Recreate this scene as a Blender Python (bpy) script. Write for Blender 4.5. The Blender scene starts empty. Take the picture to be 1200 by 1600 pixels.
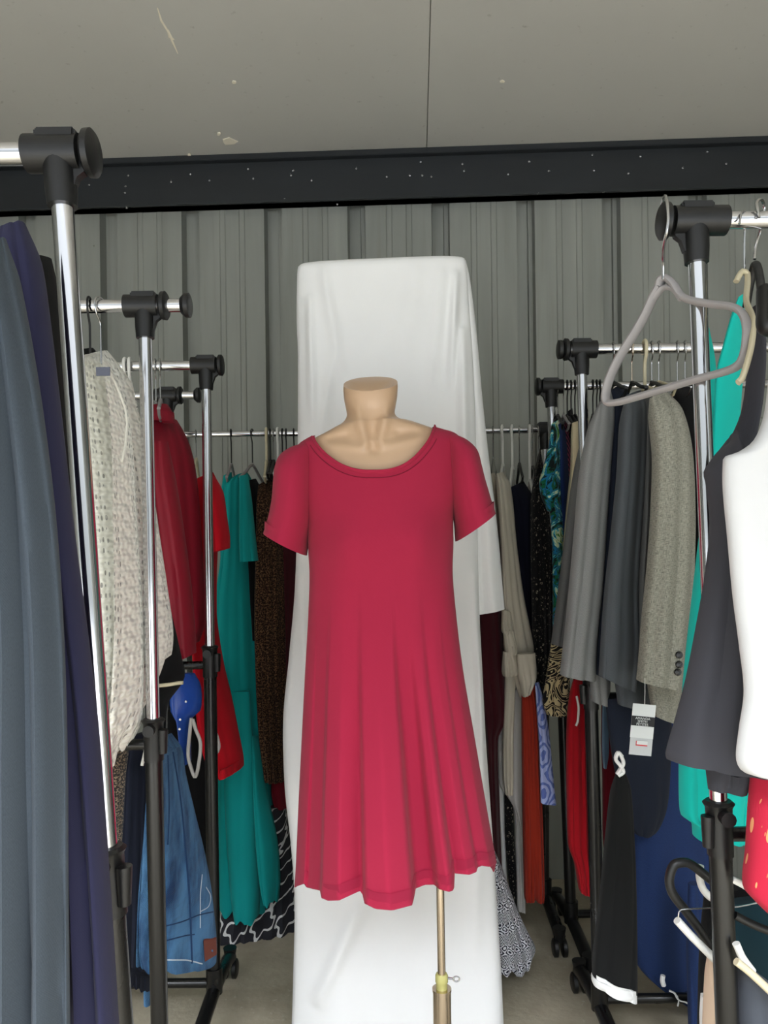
import bpy, bmesh, math, random
from mathutils import Vector, Matrix
from mathutils.bvhtree import BVHTree
C = bpy.context.scene.collection
PI = math.pi
# ---------------------------------------------------------------- camera
H = 1.22; ROLL = 0.0125; F = 1200.0; HY = 850.0
cr, sr = math.cos(ROLL), math.sin(ROLL)
cd = bpy.data.cameras.new('camera'); cam = bpy.data.objects.new('camera', cd); C.objects.link(cam)
cd.lens = 27.0; cd.sensor_width = 36.0; cd.shift_y = (HY-800)/1600.0; cd.clip_start = 0.05
cam.matrix_world = Matrix(((cr, sr, 0, 0), (0, 0, -1, 0), (-sr, cr, 0, H), (0, 0, 0, 1)))
bpy.context.scene.camera = cam
vs = bpy.context.scene.view_settings
bpy.context.scene.display_settings.display_device = 'sRGB'
vs.view_transform = 'Standard'; vs.look = 'None'; vs.gamma = 1.0; vs.use_curve_mapping = False
vs.exposure = 0.78
# overcast sky, brighter towards the zenith
W = bpy.data.worlds.new('overcast'); bpy.context.scene.world = W; W.use_nodes = True
nt = W.node_tree; nt.nodes.clear()
tc = nt.nodes.new('ShaderNodeTexCoord'); sp = nt.nodes.new('ShaderNodeSeparateXYZ')
rp = nt.nodes.new('ShaderNodeValToRGB'); bg = nt.nodes.new('ShaderNodeBackground'); ow = nt.nodes.new('ShaderNodeOutputWorld')
rp.color_ramp.elements[0].position = 0.02; rp.color_ramp.elements[0].color = (.03, .033, .033, 1)      # low sky darkened, an added band so higher surfaces catch less light
rp.color_ramp.elements[1].position = 0.90; rp.color_ramp.elements[1].color = (1.40, 1.46, 1.54, 1)
_e = rp.color_ramp.elements.new(.45); _e.color = (.07, .074, .078, 1)
_e = rp.color_ramp.elements.new(.56); _e.color = (.75, .79, .84, 1)
nt.links.new(tc.outputs['Generated'], sp.inputs[0]); nt.links.new(sp.outputs['Z'], rp.inputs[0])
nt.links.new(rp.outputs[0], bg.inputs[0]); nt.links.new(bg.outputs[0], ow.inputs[0])
bg.inputs[1].default_value = 12.0

def P(x, y, d):
    u = (x-600)/F; v = (HY-y)/F
    return Vector((d*(u*cr+v*sr), d, H+d*(-u*sr+v*cr)))
def proj(p):
    X, Z = p.x/p.y, (p.z-H)/p.y
    u = X*cr-Z*sr; v = X*sr+Z*cr
    return 600+u*F, HY-v*F
def at_z(x, z, d):            # world point over image column x at height z and depth d
    return Vector((d*((x-600)/F) + (z-H)*sr, d, z))

# ---------------------------------------------------------------- materials
class E:
    """a tiny expression builder over shader math nodes"""
    def __init__(s, t, k): s.t = t; s.k = k
    def _op(s, op, o=None, o2=None):
        n = s.t.nodes.new('ShaderNodeMath'); n.operation = op
        for i, q in enumerate((s, o, o2)):
            if q is None: continue
            if isinstance(q, E): s.t.links.new(q.k, n.inputs[i])
            else: n.inputs[i].default_value = q
        return E(s.t, n.outputs[0])
    def __add__(s, o): return s._op('ADD', o)
    def __sub__(s, o): return s._op('SUBTRACT', o)
    def __mul__(s, o): return s._op('MULTIPLY', o)
    def sin(s): return s._op('SINE')
    def cos(s): return s._op('COSINE')
    def abs(s): return s._op('ABSOLUTE')
    def frac(s): return s._op('FRACT')
    def lt(s, o): return s._op('LESS_THAN', o)
    def gt(s, o): return s._op('GREATER_THAN', o)
    def mx(s, o): return s._op('MAXIMUM', o)
    def mn(s, o): return s._op('MINIMUM', o)
def lin(c):
    return tuple((v/255/12.92 if v/255 <= .04045 else ((v/255+.055)/1.055)**2.4) for v in c)
def base_mat(name, rough=.5, metal=0.0, col=(.5, .5, .5)):
    m = bpy.data.materials.new(name); m.use_nodes = True
    t = m.node_tree; b = t.nodes['Principled BSDF']
    b.inputs['Base Color'].default_value = (*col, 1); b.inputs['Roughness'].default_value = rough; b.inputs['Metallic'].default_value = metal
    return m, t, b
def uvxyz(t, kind='UV'):
    tc = t.nodes.new('ShaderNodeTexCoord'); sp = t.nodes.new('ShaderNodeSeparateXYZ')
    t.links.new(tc.outputs[kind], sp.inputs[0])
    return tc.outputs[kind], E(t, sp.outputs[0]), E(t, sp.outputs[1]), E(t, sp.outputs[2])
def noise(t, co, scale, detail=3, stretch=None, rough=.5, dist=0):
    n = t.nodes.new('ShaderNodeTexNoise'); n.inputs['Scale'].default_value = scale; n.inputs['Detail'].default_value = detail
    n.inputs['Roughness'].default_value = rough; n.inputs['Distortion'].default_value = dist
    if stretch:
        mp = t.nodes.new('ShaderNodeMapping'); mp.inputs['Scale'].default_value = stretch
        t.links.new(co, mp.inputs[0]); co = mp.outputs[0]
    t.links.new(co, n.inputs['Vector']); return E(t, n.outputs[0])
def voro(t, co, scale, feature='F1', stretch=None, rnd=1.0):
    n = t.nodes.new('ShaderNodeTexVoronoi'); n.inputs['Scale'].default_value = scale; n.feature = feature
    n.inputs['Randomness'].default_value = rnd
    if stretch:
        mp = t.nodes.new('ShaderNodeMapping'); mp.inputs['Scale'].default_value = stretch
        t.links.new(co, mp.inputs[0]); co = mp.outputs[0]
    t.links.new(co, n.inputs['Vector']); return E(t, n.outputs['Distance']), n
def mixc(t, f, a, b):
    n = t.nodes.new('ShaderNodeMix'); n.data_type = 'RGBA'
    if isinstance(f, E): t.links.new(f.k, n.inputs['Factor'])
    else: n.inputs['Factor'].default_value = f
    for nm, q in (('A', a), ('B', b)):
        s = [i for i in n.inputs if i.name == nm and i.type == 'RGBA'][0]
        if isinstance(q, tuple): s.default_value = (*q[:3], 1)
        else: t.links.new(q, s)
    return [o for o in n.outputs if o.type == 'RGBA'][0]
def bump(t, b, h, dist, strength=1.0):
    n = t.nodes.new('ShaderNodeBump'); n.inputs['Strength'].default_value = strength; n.inputs['Distance'].default_value = dist
    t.links.new(h.k, n.inputs['Height']); t.links.new(n.outputs[0], b.inputs['Normal'])
def ramp(t, f, stops):
    n = t.nodes.new('ShaderNodeValToRGB'); n.color_ramp.interpolation = 'CONSTANT'
    el = n.color_ramp.elements
    while len(el) > 1: el.remove(el[-1])
    el[0].position = stops[0][0]; el[0].color = (*stops[0][1], 1)
    for p, c in stops[1:]:
        e = el.new(p); e.color = (*c, 1)
    t.links.new(f.k, n.inputs[0]); return n.outputs[0]

def fabric(name, rgb, rgb2=None, pat=None, rough=.9, sheen=.04, k=1.0, spec=.18):
    m, t, b = base_mat(name, rough); c1 = lin(rgb); c2 = lin(rgb2) if rgb2 else c1
    b.inputs['Specular IOR Level'].default_value = spec
    b.inputs['Sheen Weight'].default_value = sheen; b.inputs['Sheen Roughness'].default_value = .6
    co, u, v, _ = uvxyz(t)
    weave = (u*2600).sin() * (v*2600).sin()
    hb = weave*.1 + noise(t, co, 60, 3)*.8
    bd = .0006
    if pat is None:
        f = noise(t, co, 9, 4)*.22
        b0 = mixc(t, f, c1, tuple(q*.72 for q in c1))
    elif pat == 'heather':
        f = (noise(t, co, 900, 2, (1, .35, 1))-.35)*1.6; b0 = mixc(t, f, c1, c2)
    elif pat == 'tweed':
        a = noise(t, co, 700, 2, (.15, 1, 1)); c = noise(t, co, 700, 2, (1, .15, 1))
        f = (a.mx(c)-.45)*3.2; b0 = mixc(t, f, c1, c2)
    elif pat == 'speckle':
        f = noise(t, co, 150*k, 3, None, .6, .6).gt(.53); b0 = mixc(t, f, c1, c2)
    elif pat == 'knit':
        d1, _n = voro(t, co, 62, 'F1', (1.3, .8, 1), .25)
        band = ((u*58+(v*30).sin()*.15).sin()).gt(.55)
        hole = d1.lt(.24)*band
        cable = ((u*58).sin()).lt(-.35)
        rib = (u*300+(v*260).sin()*1.2).sin()*.5
        b0 = mixc(t, hole*.85, c1, tuple(q*.25 for q in c1))
        b0 = mixc(t, (noise(t, co, 70, 3)-.45)*1.4, b0, tuple(q*.86 for q in c1))
        hb = rib + (v*620).sin()*.4 - hole*3 + cable*((v*210+u*90).sin())*1.2 + noise(t, co, 25, 3); bd = .004
    elif pat == 'denim':
        tw = ((u+v)*1900).sin()*.5+.5
        n1 = noise(t, co, 16, 6, (1.6, .4, 1), .6); f = (n1-.40)*3.4 + tw*.12
        b0 = mixc(t, f.mx(0).mn(1), c1, c2)
        hb = noise(t, co, 40, 5, (.5, 1.2, 1))*3+tw*.2; bd = .006
    elif pat == 'trellis':
        a = (u*46*k); c = (v*46*k)
        q = a.cos()+c.cos()+((a*2).cos()*(c*2).cos())*.45+((a*3).cos()*.22)
        f = q.abs().lt(.34); b0 = mixc(t, f, c1, c2)
    elif pat == 'diamond':
        a = (u*75*k); c = (v*60*k); w = noise(t, co, 30, 2)*1.5
        q = ((a.cos()+c.cos()+w)*5).sin(); f = q.gt(.1); b0 = mixc(t, f, c1, c2)
    elif pat == 'aztec':
        z = (u*55*k).frac()-.5
        zig = ((v*90*k+z.abs()*3.2)*6.28).sin()
        q = ((u*130*k).cos()+(v*190*k).cos()); row = (v*13*k).frac().gt(.5)
        f = (zig.gt(0)*row).mx((q*4).sin().gt(.15)*(row*-1+1)); b0 = mixc(t, f, c1, c2)
    elif pat == 'paisley':
        n1 = noise(t, co, 16*k, 1, None, .4, 1.8); q = (n1*44).sin()
        d1, _n = voro(t, co, 75*k); f = q.gt(.25).mx(d1.lt(.22)); b0 = mixc(t, f, c1, c2)
    elif pat == 'blossom':
        d1, _n = voro(t, co, 75*k, 'F1', None, .9); d2, _n = voro(t, co, 160*k, 'F1')
        ring = (d1-.2).abs().lt(.07)*(noise(t, co, 300, 1).gt(.5)); f = ring.mx(d2.lt(.12)); b0 = mixc(t, f, c1, c2)
    elif pat == 'jungle':
        n1 = noise(t, co, 17, 3, None, .55, 1.2)
        f = n1; b0 = ramp(t, f, [(0, lin((10, 24, 26))), (.42, lin((16, 92, 62))), (.47, lin((24, 110, 150))), (.52, lin((16, 40, 40))), (.54, lin((70, 168, 178))), (.58, lin((196, 214, 180))), (.64, lin((70, 130, 50)))])
    elif pat == 'leaf':
        d1, _n = voro(t, co, 34, 'F1', (1.9, .55, 1), 1)
        d2, _n = voro(t, co, 60, 'F1', (2.2, .6, 1), 1)
        f = (d1.lt(.22)*(d1-.03).gt(.0)*.75).mx(d2.lt(.13)*.5); b0 = mixc(t, f, c1, c2)
    elif pat == 'stripe':
        f = ((v*420+u*200)).sin().gt(.2); b0 = mixc(t, f, c1, c2)
    if isinstance(b0, tuple): b.inputs['Base Color'].default_value = (*b0, 1)
    else: t.links.new(b0, b.inputs['Base Color'])
    bump(t, b, hb, bd, .6)
    return m

def plastic(name, rgb, rough=.42):
    m, t, b = base_mat(name, rough, 0, lin(rgb))
    co, x, y, z = uvxyz(t, 'Object'); bump(t, b, noise(t, co, 180, 2), .0004, .5)
    r = noise(t, co, 12, 3); q = r*.2+(rough-.1); t.links.new(q.k, b.inputs['Roughness'])
    return m
def metal(name, rgb, rough=.12):
    m, t, b = base_mat(name, rough, 1.0, lin(rgb))
    co, x, y, z = uvxyz(t, 'Object'); q = noise(t, co, 25, 3)*.12+(rough-.04); t.links.new(q.k, b.inputs['Roughness'])
    return m
M_CHROME = metal('chrome', (215, 215, 218), .1)
M_WIRE = metal('wire', (190, 190, 190), .2)
M_BRASSY = metal('warm_steel', (205, 190, 172), .17)
M_BLACK = plastic('black_plastic', (15, 15, 16), .45)
M_TUBE = plastic('black_enamel', (14, 14, 15), .3)
M_WHITEPL = plastic('white_plastic', (225, 225, 220), .4)
M_CREAMPL = plastic('cream_plastic', (205, 195, 165), .5)
M_GREYPL = plastic('grey_velvet', (150, 146, 146), .8)

# ---------------------------------------------------------------- mesh helpers
def mesh_obj(name, bm, mat, parent=None, smooth=True, **kw):
    me = bpy.data.meshes.new(name); bmesh.ops.recalc_face_normals(bm, faces=bm.faces) if kw.get('recalc', True) else None
    bm.to_mesh(me); bm.free()
    if smooth:
        for p in me.polygons: p.use_smooth = True
        if kw.get('sharp', True): me.set_sharp_from_angle(angle=math.radians(38))
    if mat: me.materials.append(mat)
    o = bpy.data.objects.new(name, me); C.objects.link(o)
    if parent: o.parent = parent
    return o
def tag(o, label=None, cat=None, group=None, kind=None):
    if label: o['label'] = label
    if cat: o['category'] = cat
    if group: o['group'] = group
    if kind: o['kind'] = kind
    return o
def empty(name, label, cat, group=None):
    o = bpy.data.objects.new(name, None); C.objects.link(o); o.empty_display_size = .1
    return tag(o, label, cat, group)
def tube(bm, pts, r, seg=14, caps=True, squash=None):
    pts = [Vector(p) for p in pts]; n = len(pts); rs = r if isinstance(r, (list, tuple)) else [r]*n
    rings = []; ref = None
    for i, p in enumerate(pts):
        tg = (pts[min(i+1, n-1)]-pts[max(i-1, 0)]).normalized()
        if ref is None:
            ref = Vector((0, 0, 1)) if abs(tg.z) < .9 else Vector((1, 0, 0))
        a = tg.cross(ref)
        if a.length < 1e-4: a = tg.cross(Vector((0, 1, 0)))
        a.normalize(); b_ = a.cross(tg).normalized(); ref = b_
        sa, sb = squash if squash else (1, 1)
        rings.append([bm.verts.new(p+(a*math.cos(q)*sa+b_*math.sin(q)*sb)*rs[i]) for q in [2*PI*k/seg for k in range(seg)]])
    for i in range(n-1):
        for k in range(seg):
            bm.faces.new((rings[i][k], rings[i][(k+1) % seg], rings[i+1][(k+1) % seg], rings[i+1][k]))
    if caps:
        bm.faces.new(rings[0][::-1]); bm.faces.new(rings[-1])
def box(bm, lo, hi, bev=0):
    b2 = bmesh.new(); bmesh.ops.create_cube(b2, size=1)
    for v in b2.verts:
        v.co = Vector(((lo[i]+hi[i])/2+v.co[i]*(hi[i]-lo[i]) for i in range(3)))
    if bev: bmesh.ops.bevel(b2, geom=b2.edges[:], offset=bev, segments=2, affect='EDGES')
    tmp = bpy.data.meshes.new('t'); b2.to_mesh(tmp); b2.free(); bm.from_mesh(tmp); bpy.data.meshes.remove(tmp)
def smooth_pts(pts, n):
    """Catmull-Rom through pts (tuples), n samples"""
    m = len(pts); L = [0]
    for i in range(1, m):
        L.append(L[-1]+max(1e-6, math.dist(pts[i][:4], pts[i-1][:4])))
    out = []
    for k in range(n):
        s = L[-1]*k/(n-1); i = 0
        while i < m-2 and s > L[i+1]: i += 1
        f = (s-L[i])/(L[i+1]-L[i])
        p0, p1, p2, p3 = pts[max(i-1, 0)], pts[i], pts[i+1], pts[min(i+2, m-1)]
        h = L[i+1]-L[i]
        h0 = max(L[i]-L[max(i-1, 0)], 1e-9); h2 = max(L[min(i+2, m-1)]-L[i+1], 1e-9)
        q = []
        for a, b, c, d in zip(p0, p1, p2, p3):
            m1 = (c-a)/(h+h0)*h if i > 0 else (c-b)
            m2 = (d-b)/(h+h2)*h if i < m-2 else (c-b)
            # limit the tangents so that the outline does not overshoot
            lim = 2.5*abs(c-b); m1 = max(-lim, min(lim, m1)); m2 = max(-lim, min(lim, m2))
            f2, f3 = f*f, f*f*f
            q.append((2*f3-3*f2+1)*b+(f3-2*f2+f)*m1+(-2*f3+3*f2)*c+(f3-f2)*m2)
        out.append(tuple(q))
    return out
def path(pts, n=24): return smooth_pts([tuple(p) for p in pts], n)

def loft(name, rows, dL, dR, T, mat, parent=None, nf=4, amp=.010, seed=1, seg=64, nrow=None, dispf=None, sup=.78, hem=.0, foldtop=.25, lip=True, closetop=True, keep_bm=False):
    """Closed cloth or body tube: every row gives the left and right edge of the thing."""
    rnd = random.Random(seed)
    rows = [tuple(r)+((1.0,) if len(r) == 4 else ()) for r in rows]
    ln = sum(math.dist(rows[i][:4], rows[i-1][:4]) for i in range(1, len(rows)))/1.4
    nrow = nrow or max(14, min(110, int(ln/8)))
    R = smooth_pts(rows, nrow)
    ph = [rnd.uniform(0, 6.28) for _ in range(6)]; fr = [nf*rnd.uniform(.8, 1.2), nf*rnd.uniform(1.7, 2.3), nf*.5]
    bm = bmesh.new(); uvl = bm.loops.layers.uv.new('UVMap'); rings = []; uvs = {}
    for j, (xl, yl, xr, yr, tm) in enumerate(R):
        t = j/(nrow-1)
        A, B = P(xl, yl, dL), P(xr, yr, dR); cc = (A+B)/2; h = (B-A)/2
        ts = tm
        ring = []; arc = 0; prev = None
        for k in range(seg):
            th = 2*PI*k/seg; cx, sx = math.cos(th), math.sin(th)
            if sup != 1: cx = math.copysign(abs(cx)**sup, cx); sx = math.copysign(abs(sx)**sup, sx)
            u = .5+.5*cx
            w1 = math.sin(2*PI*fr[0]*u*.5+ph[0]+.6*math.sin(t*3+ph[3])+(0 if sx <= 0 else 1.3))
            w2 = math.sin(2*PI*fr[1]*u*.5+ph[1]+.8*math.sin(t*2.2+ph[4]))
            w3 = math.sin(2*PI*fr[2]*u*.5+ph[2]+t*2)
            fo = (1-2*abs(w1)**.8)*.6 + .28*w2+.3*w3
            a = amp*(foldtop+(1-foldtop)*t)*min(1, tm*2)
            dy = T/2*ts*sx + fo*a*(.25+.75*abs(sx))
            p = cc+h*cx+Vector((0, dy, 0))
            if hem: p.z += hem*t**6*(math.sin(u*9+ph[5])+.6*math.sin(u*21+ph[2]))
            if dispf: p = dispf(p, u, t, sx)
            if prev is not None: arc += (p-prev).length
            prev = p
            v = bm.verts.new(p); ring.append(v); uvs[v] = (arc, p.z)
        rings.append(ring)
    def quad(a, b, c, d, wrap=False):
        f = bm.faces.new((a, b, c, d))
        us = [uvs[q] for q in (a, b, c, d)]
        if wrap: us[1] = (us[0][0]+.01, us[1][1]); us[2] = (us[3][0]+.01, us[2][1])
        for l, q in zip(f.loops, us): l[uvl].uv = q
    for j in range(nrow-1):
        for k in range(seg):
            k2 = (k+1) % seg
            quad(rings[j][k], rings[j][k2], rings[j+1][k2], rings[j+1][k], k2 == 0)
    def cap(ring, depth, flip):
        c = sum((v.co for v in ring), Vector())/seg
        if depth:
            r1 = []; r2 = []
            for v in ring:
                d = (c-v.co); k = min(.003, d.length*.3); d = d.normalized() if d.length > 1e-6 else Vector()
                a = bm.verts.new(v.co+d*k); uvs[a] = uvs[v]; r1.append(a)
                a = bm.verts.new(v.co+d*k*1.3+Vector((0, 0, depth))); uvs[a] = uvs[v]; r2.append(a)
            for k in range(seg):
                k2 = (k+1) % seg
                quad(ring[k], ring[k2], r1[k2], r1[k], k2 == 0); quad(r1[k], r1[k2], r2[k2], r2[k], k2 == 0)
            ring = r2
        f = bm.faces.new(ring)
        for l in f.loops: l[uvl].uv = uvs[l.vert]
    if closetop: cap(rings[0], 0, True)
    cap(rings[-1], .025 if lip else 0, False)
    if keep_bm: return bm, uvl
    o = mesh_obj(name, bm, mat, parent, sharp=False); o.data.set_sharp_from_angle(angle=math.radians(55)); return o

def surf(o):
    me = o.data; bv = BVHTree.FromPolygons([v.co.copy() for v in me.vertices], [tuple(p.vertices) for p in me.polygons])
    origin = Vector((0, 0, H))
    def f(x, y, off=.0015):
        d = (P(x, y, 1)-origin).normalized(); hit = bv.ray_cast(origin, d)[0]
        return None if hit is None else hit-d*off
    return f
def seam(name, o, pts, r, mat, off=.0005, n=40, parent=None, squash=None):
    f = surf(o); q = [f(x, y, off) for x, y in path(pts, n)]; q = [p for p in q if p is not None]
    if len(q) < 3: return None
    bm = bmesh.new(); tube(bm, q, r, 8, True, squash); return mesh_obj(name, bm, mat, parent or o)

# ---------------------------------------------------------------- the room
YAW = -math.atan(50/1200.0); RM = Matrix.Rotation(YAW, 4, 'Z')
def struct(name, bm, mat, parent=None, smooth=False):
    o = mesh_obj(name, bm, mat, parent, smooth)
    if parent is None: o.matrix_world = RM.copy(); o['kind'] = 'structure'
    return o
WY = 2.80; CZ = 2.625; BZ = 2.455; XW = 2.3; Y0 = -0.95
m, t, b = base_mat('sheet_steel', .5, .25)
co, x, y, z = uvxyz(t, 'Object')
n1 = noise(t, co, 3.2, 6, (5, 1, .5)); n2 = noise(t, co, 26, 4); d1, _ = voro(t, co, 13, 'F1')
c = mixc(t, n1, lin((124, 126, 120)), lin((158, 160, 153)))
c = mixc(t, d1.lt(.045)*(n2.gt(.5))*.6, c, lin((84, 80, 70)))
c = mixc(t, ((noise(t, co, 6, 5, (9, 1, .35)) - .58)*3).mx(0)*.4, c, lin((105, 100, 88)))
t.links.new(c, b.inputs['Base Color']); bump(t, b, n1+n2*.2, .002, .5); M_WALL = m
m, t, b = base_mat('ceiling_board', .62)
co, x, y, z = uvxyz(t, 'Object'); n1 = noise(t, co, 2.2, 6); n2 = noise(t, co, 40, 4)
c = mixc(t, n1, lin((200, 198, 191)), lin((190, 188, 181)))
c = mixc(t, ((n2-.66)*6).mx(0).mn(1)*.5, c, lin((110, 100, 86)))
t.links.new(c, b.inputs['Base Color']); bump(t, b, n1*3+n2*.1, .003, .4); M_CEIL = m
m, t, b = base_mat('concrete', .85)
co, x, y, z = uvxyz(t, 'Object'); n1 = noise(t, co, 3.5, 7, None, .62); n2 = noise(t, co, 60, 5); n3 = noise(t, co, 1.1, 3)
c = mixc(t, (n1-.3)*2.2, lin((142, 133, 114)), lin((190, 181, 160)))
c = mixc(t, (n3-.4)*1.2, c, lin((160, 151, 134))); c = mixc(t, n2.gt(.66)*.5, c, lin((180, 172, 155)))
t.links.new(c, b.inputs['Base Color']); bump(t, b, n2+n1*2, .003, .6); M_FLOOR = m
m, t, b = base_mat('painted_beam', .45)
co, x, y, z = uvxyz(t, 'Object'); n1 = noise(t, co, 4, 5, (1, 1, 3))
c = mixc(t, n1, lin((34, 38, 42)), lin((24, 27, 30))); t.links.new(c, b.inputs['Base Color']); bump(t, b, n1, .002, .4); M_BEAM = m

# back wall: wide flat pans between narrow recessed grooves
def ribbed(x0, x1, first, step, wid, dep, zb, zt, prof):
    bm = bmesh.new(); pts = [(x0, 0)]; x = first
    while x < x1-.1:
        pts += [(x-wid/2, 0), (x-wid/2+.004, dep), (x+wid*.18, dep), (x+wid*.22, dep*.75), (x+wid/2-.004, dep*.75), (x+wid/2, 0)]
        for q in (.36, .66):
            xx = x+wid/2+(step-wid)*q
            if xx+.01 < x1: pts += [(xx-.012, 0), (xx-.008, -.003), (xx+.008, -.003), (xx+.012, 0)]
        x += step
    pts.append((x1, 0))
    vb = [bm.verts.new(prof(a, o_, zb)) for a, o_ in pts]; vt = [bm.verts.new(prof(a, o_, zt)) for a, o_ in pts]
    for i in range(len(pts)-1): bm.faces.new((vb[i], vb[i+1], vt[i+1], vt[i]))
    return bm
step = 131.5*WY/F
bm = ribbed(-XW, XW, (563-650)/F*WY-8*step+.36*0, step, .066, .05, 0, CZ, lambda a, o_, z: (a, WY+o_, z))
struct('wall_back', bm, M_WALL)
struct('wall_left', ribbed(Y0, WY, -.6, step, .066, .05, 0, CZ, lambda a, o_, z: (-XW-o_, a, z)), M_WALL)
struct('wall_right', ribbed(Y0, WY, -.6, step, .066, .05, 0, CZ, lambda a, o_, z: (XW+o_, a, z)), M_WALL)
bm = bmesh.new(); box(bm, (-XW-.04, Y0-.3, -.1), (XW+.04, WY+.04, 0)); struct('floor', bm, M_FLOOR)
bm = bmesh.new(); XS = (672-650)/F*WY+.004
box(bm, (-XW-.04, Y0, CZ), (XS-.0015, WY+.04, CZ+.06)); box(bm, (XS+.0015, Y0, CZ), (XW+.04, WY+.04, CZ+.06)); box(bm, (-XW, Y0, CZ+.012), (XW, WY, CZ+.05))
ceil = struct('ceiling', bm, M_CEIL)
m, t, b = base_mat('bare_board', .9, 0, lin((240, 232, 212))); co, x, y, z = uvxyz(t, 'Object'); bump(t, b, noise(t, co, 90, 3), .002); M_BARE = m
RI = RM.inverted()
def on_ceiling(x, y):
    o0 = Vector((0, 0, H)); d = P(x, y, 1)-o0; k = (CZ-H)/d.z; return RI @ (o0+d*k)
for nm, pts, r in (('scratch', [(246, 12), (252, 32), (262, 48), (270, 66), (278, 84)], .003), ('scratch', [(262, 46), (266, 58), (272, 62)], .006)):
    bm = bmesh.new(); q = [on_ceiling(*p)-Vector((0, 0, .0005)) for p in pts]; tube(bm, q, [r*.4]+[r]*(len(q)-2)+[r*.3], 6, True, (1, .3)); mesh_obj(nm, bm, M_BARE, ceil)
for cx, cy, s in ((358, 220, 13), (366, 127, 5), (342, 208, 4), (296, 241, 4), (785, 126, 4)):
    bm = bmesh.new(); rnd = random.Random(cx); vs_ = [bm.verts.new(on_ceiling(cx+math.cos(a*PI/4)*s*rnd.uniform(.6, 1.2), cy+math.sin(a*PI/4)*s*.5*rnd.uniform(.6, 1.2))-Vector((0, 0, .001))) for a in range(8)]
    f = bm.faces.new(vs_); r = bmesh.ops.extrude_face_region(bm, geom=[f]); bmesh.ops.translate(bm, vec=(0, 0, -.003), verts=[v for v in r['geom'] if isinstance(v, bmesh.types.BMVert)])
    mesh_obj('chipped_paint', bm, M_BARE, ceil, False)
# dark beam under the ceiling: web, top flange and lip
bm = bmesh.new(); box(bm, (-XW, WY-.05, BZ), (XW, WY-.002, CZ), .003); box(bm, (-XW, WY-.075, CZ-.022), (XW, WY-.04, CZ-.001), .002); box(bm, (-XW, WY-.06, BZ), (XW, WY-.002, BZ+.008))
beam = struct('trim_1', bm, M_BEAM)
rnd = random.Random(4)
scr = [(197, 270), (197, 292), (196, 302), (198, 325), (295, 268), (388, 265), (457, 262), (455, 275), (556, 259), (657, 254), (723, 252), (725, 268), (828, 248), (925, 243), (1003, 240), (1104, 238), (268, 285), (328, 283), (396, 280), (487, 283), (445, 312), (527, 320), (604, 272), (640, 275), (660, 270), (674, 277), (795, 268), (857, 268), (930, 262), (981, 272), (1070, 258), (1134, 257), (942, 300), (140, 290), (840, 303)]
for k, (x, y) in enumerate(scr):
    o0 = Vector((0, 0, H)); d = RI.to_3x3() @ (P(x, y, 1)-o0); yy = WY-.05 if y > 272 or k % 2 else WY-.075
    kk = yy/d.y; q = Vector((d.x*kk, yy, H+d.z*kk)); q.z = min(q.z, CZ-.004)
    if q.z < CZ-.024: q.y = WY-.05
    bm = bmesh.new(); tube(bm, [q, q+Vector((0, -.004, 0))], .0035, 6); tube(bm, [q, q+Vector((rnd.uniform(-.003, .003), -.013, rnd.uniform(-.006, .002)))], .0012, 6)
    mesh_obj('screw', bm, M_WIRE, beam, False)
m, t, b = base_mat('yard_gravel', .95)
co, x, y, z = uvxyz(t, 'Object'); c = mixc(t, noise(t, co, 4, 5), lin((92, 92, 92)), lin((118, 118, 117))); t.links.new(c, b.inputs['Base Color'])
bm = bmesh.new(); box(bm, (-14, -16, -.16), (14, Y0-.29, -.06)); struct('ground', bm, m)

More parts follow.
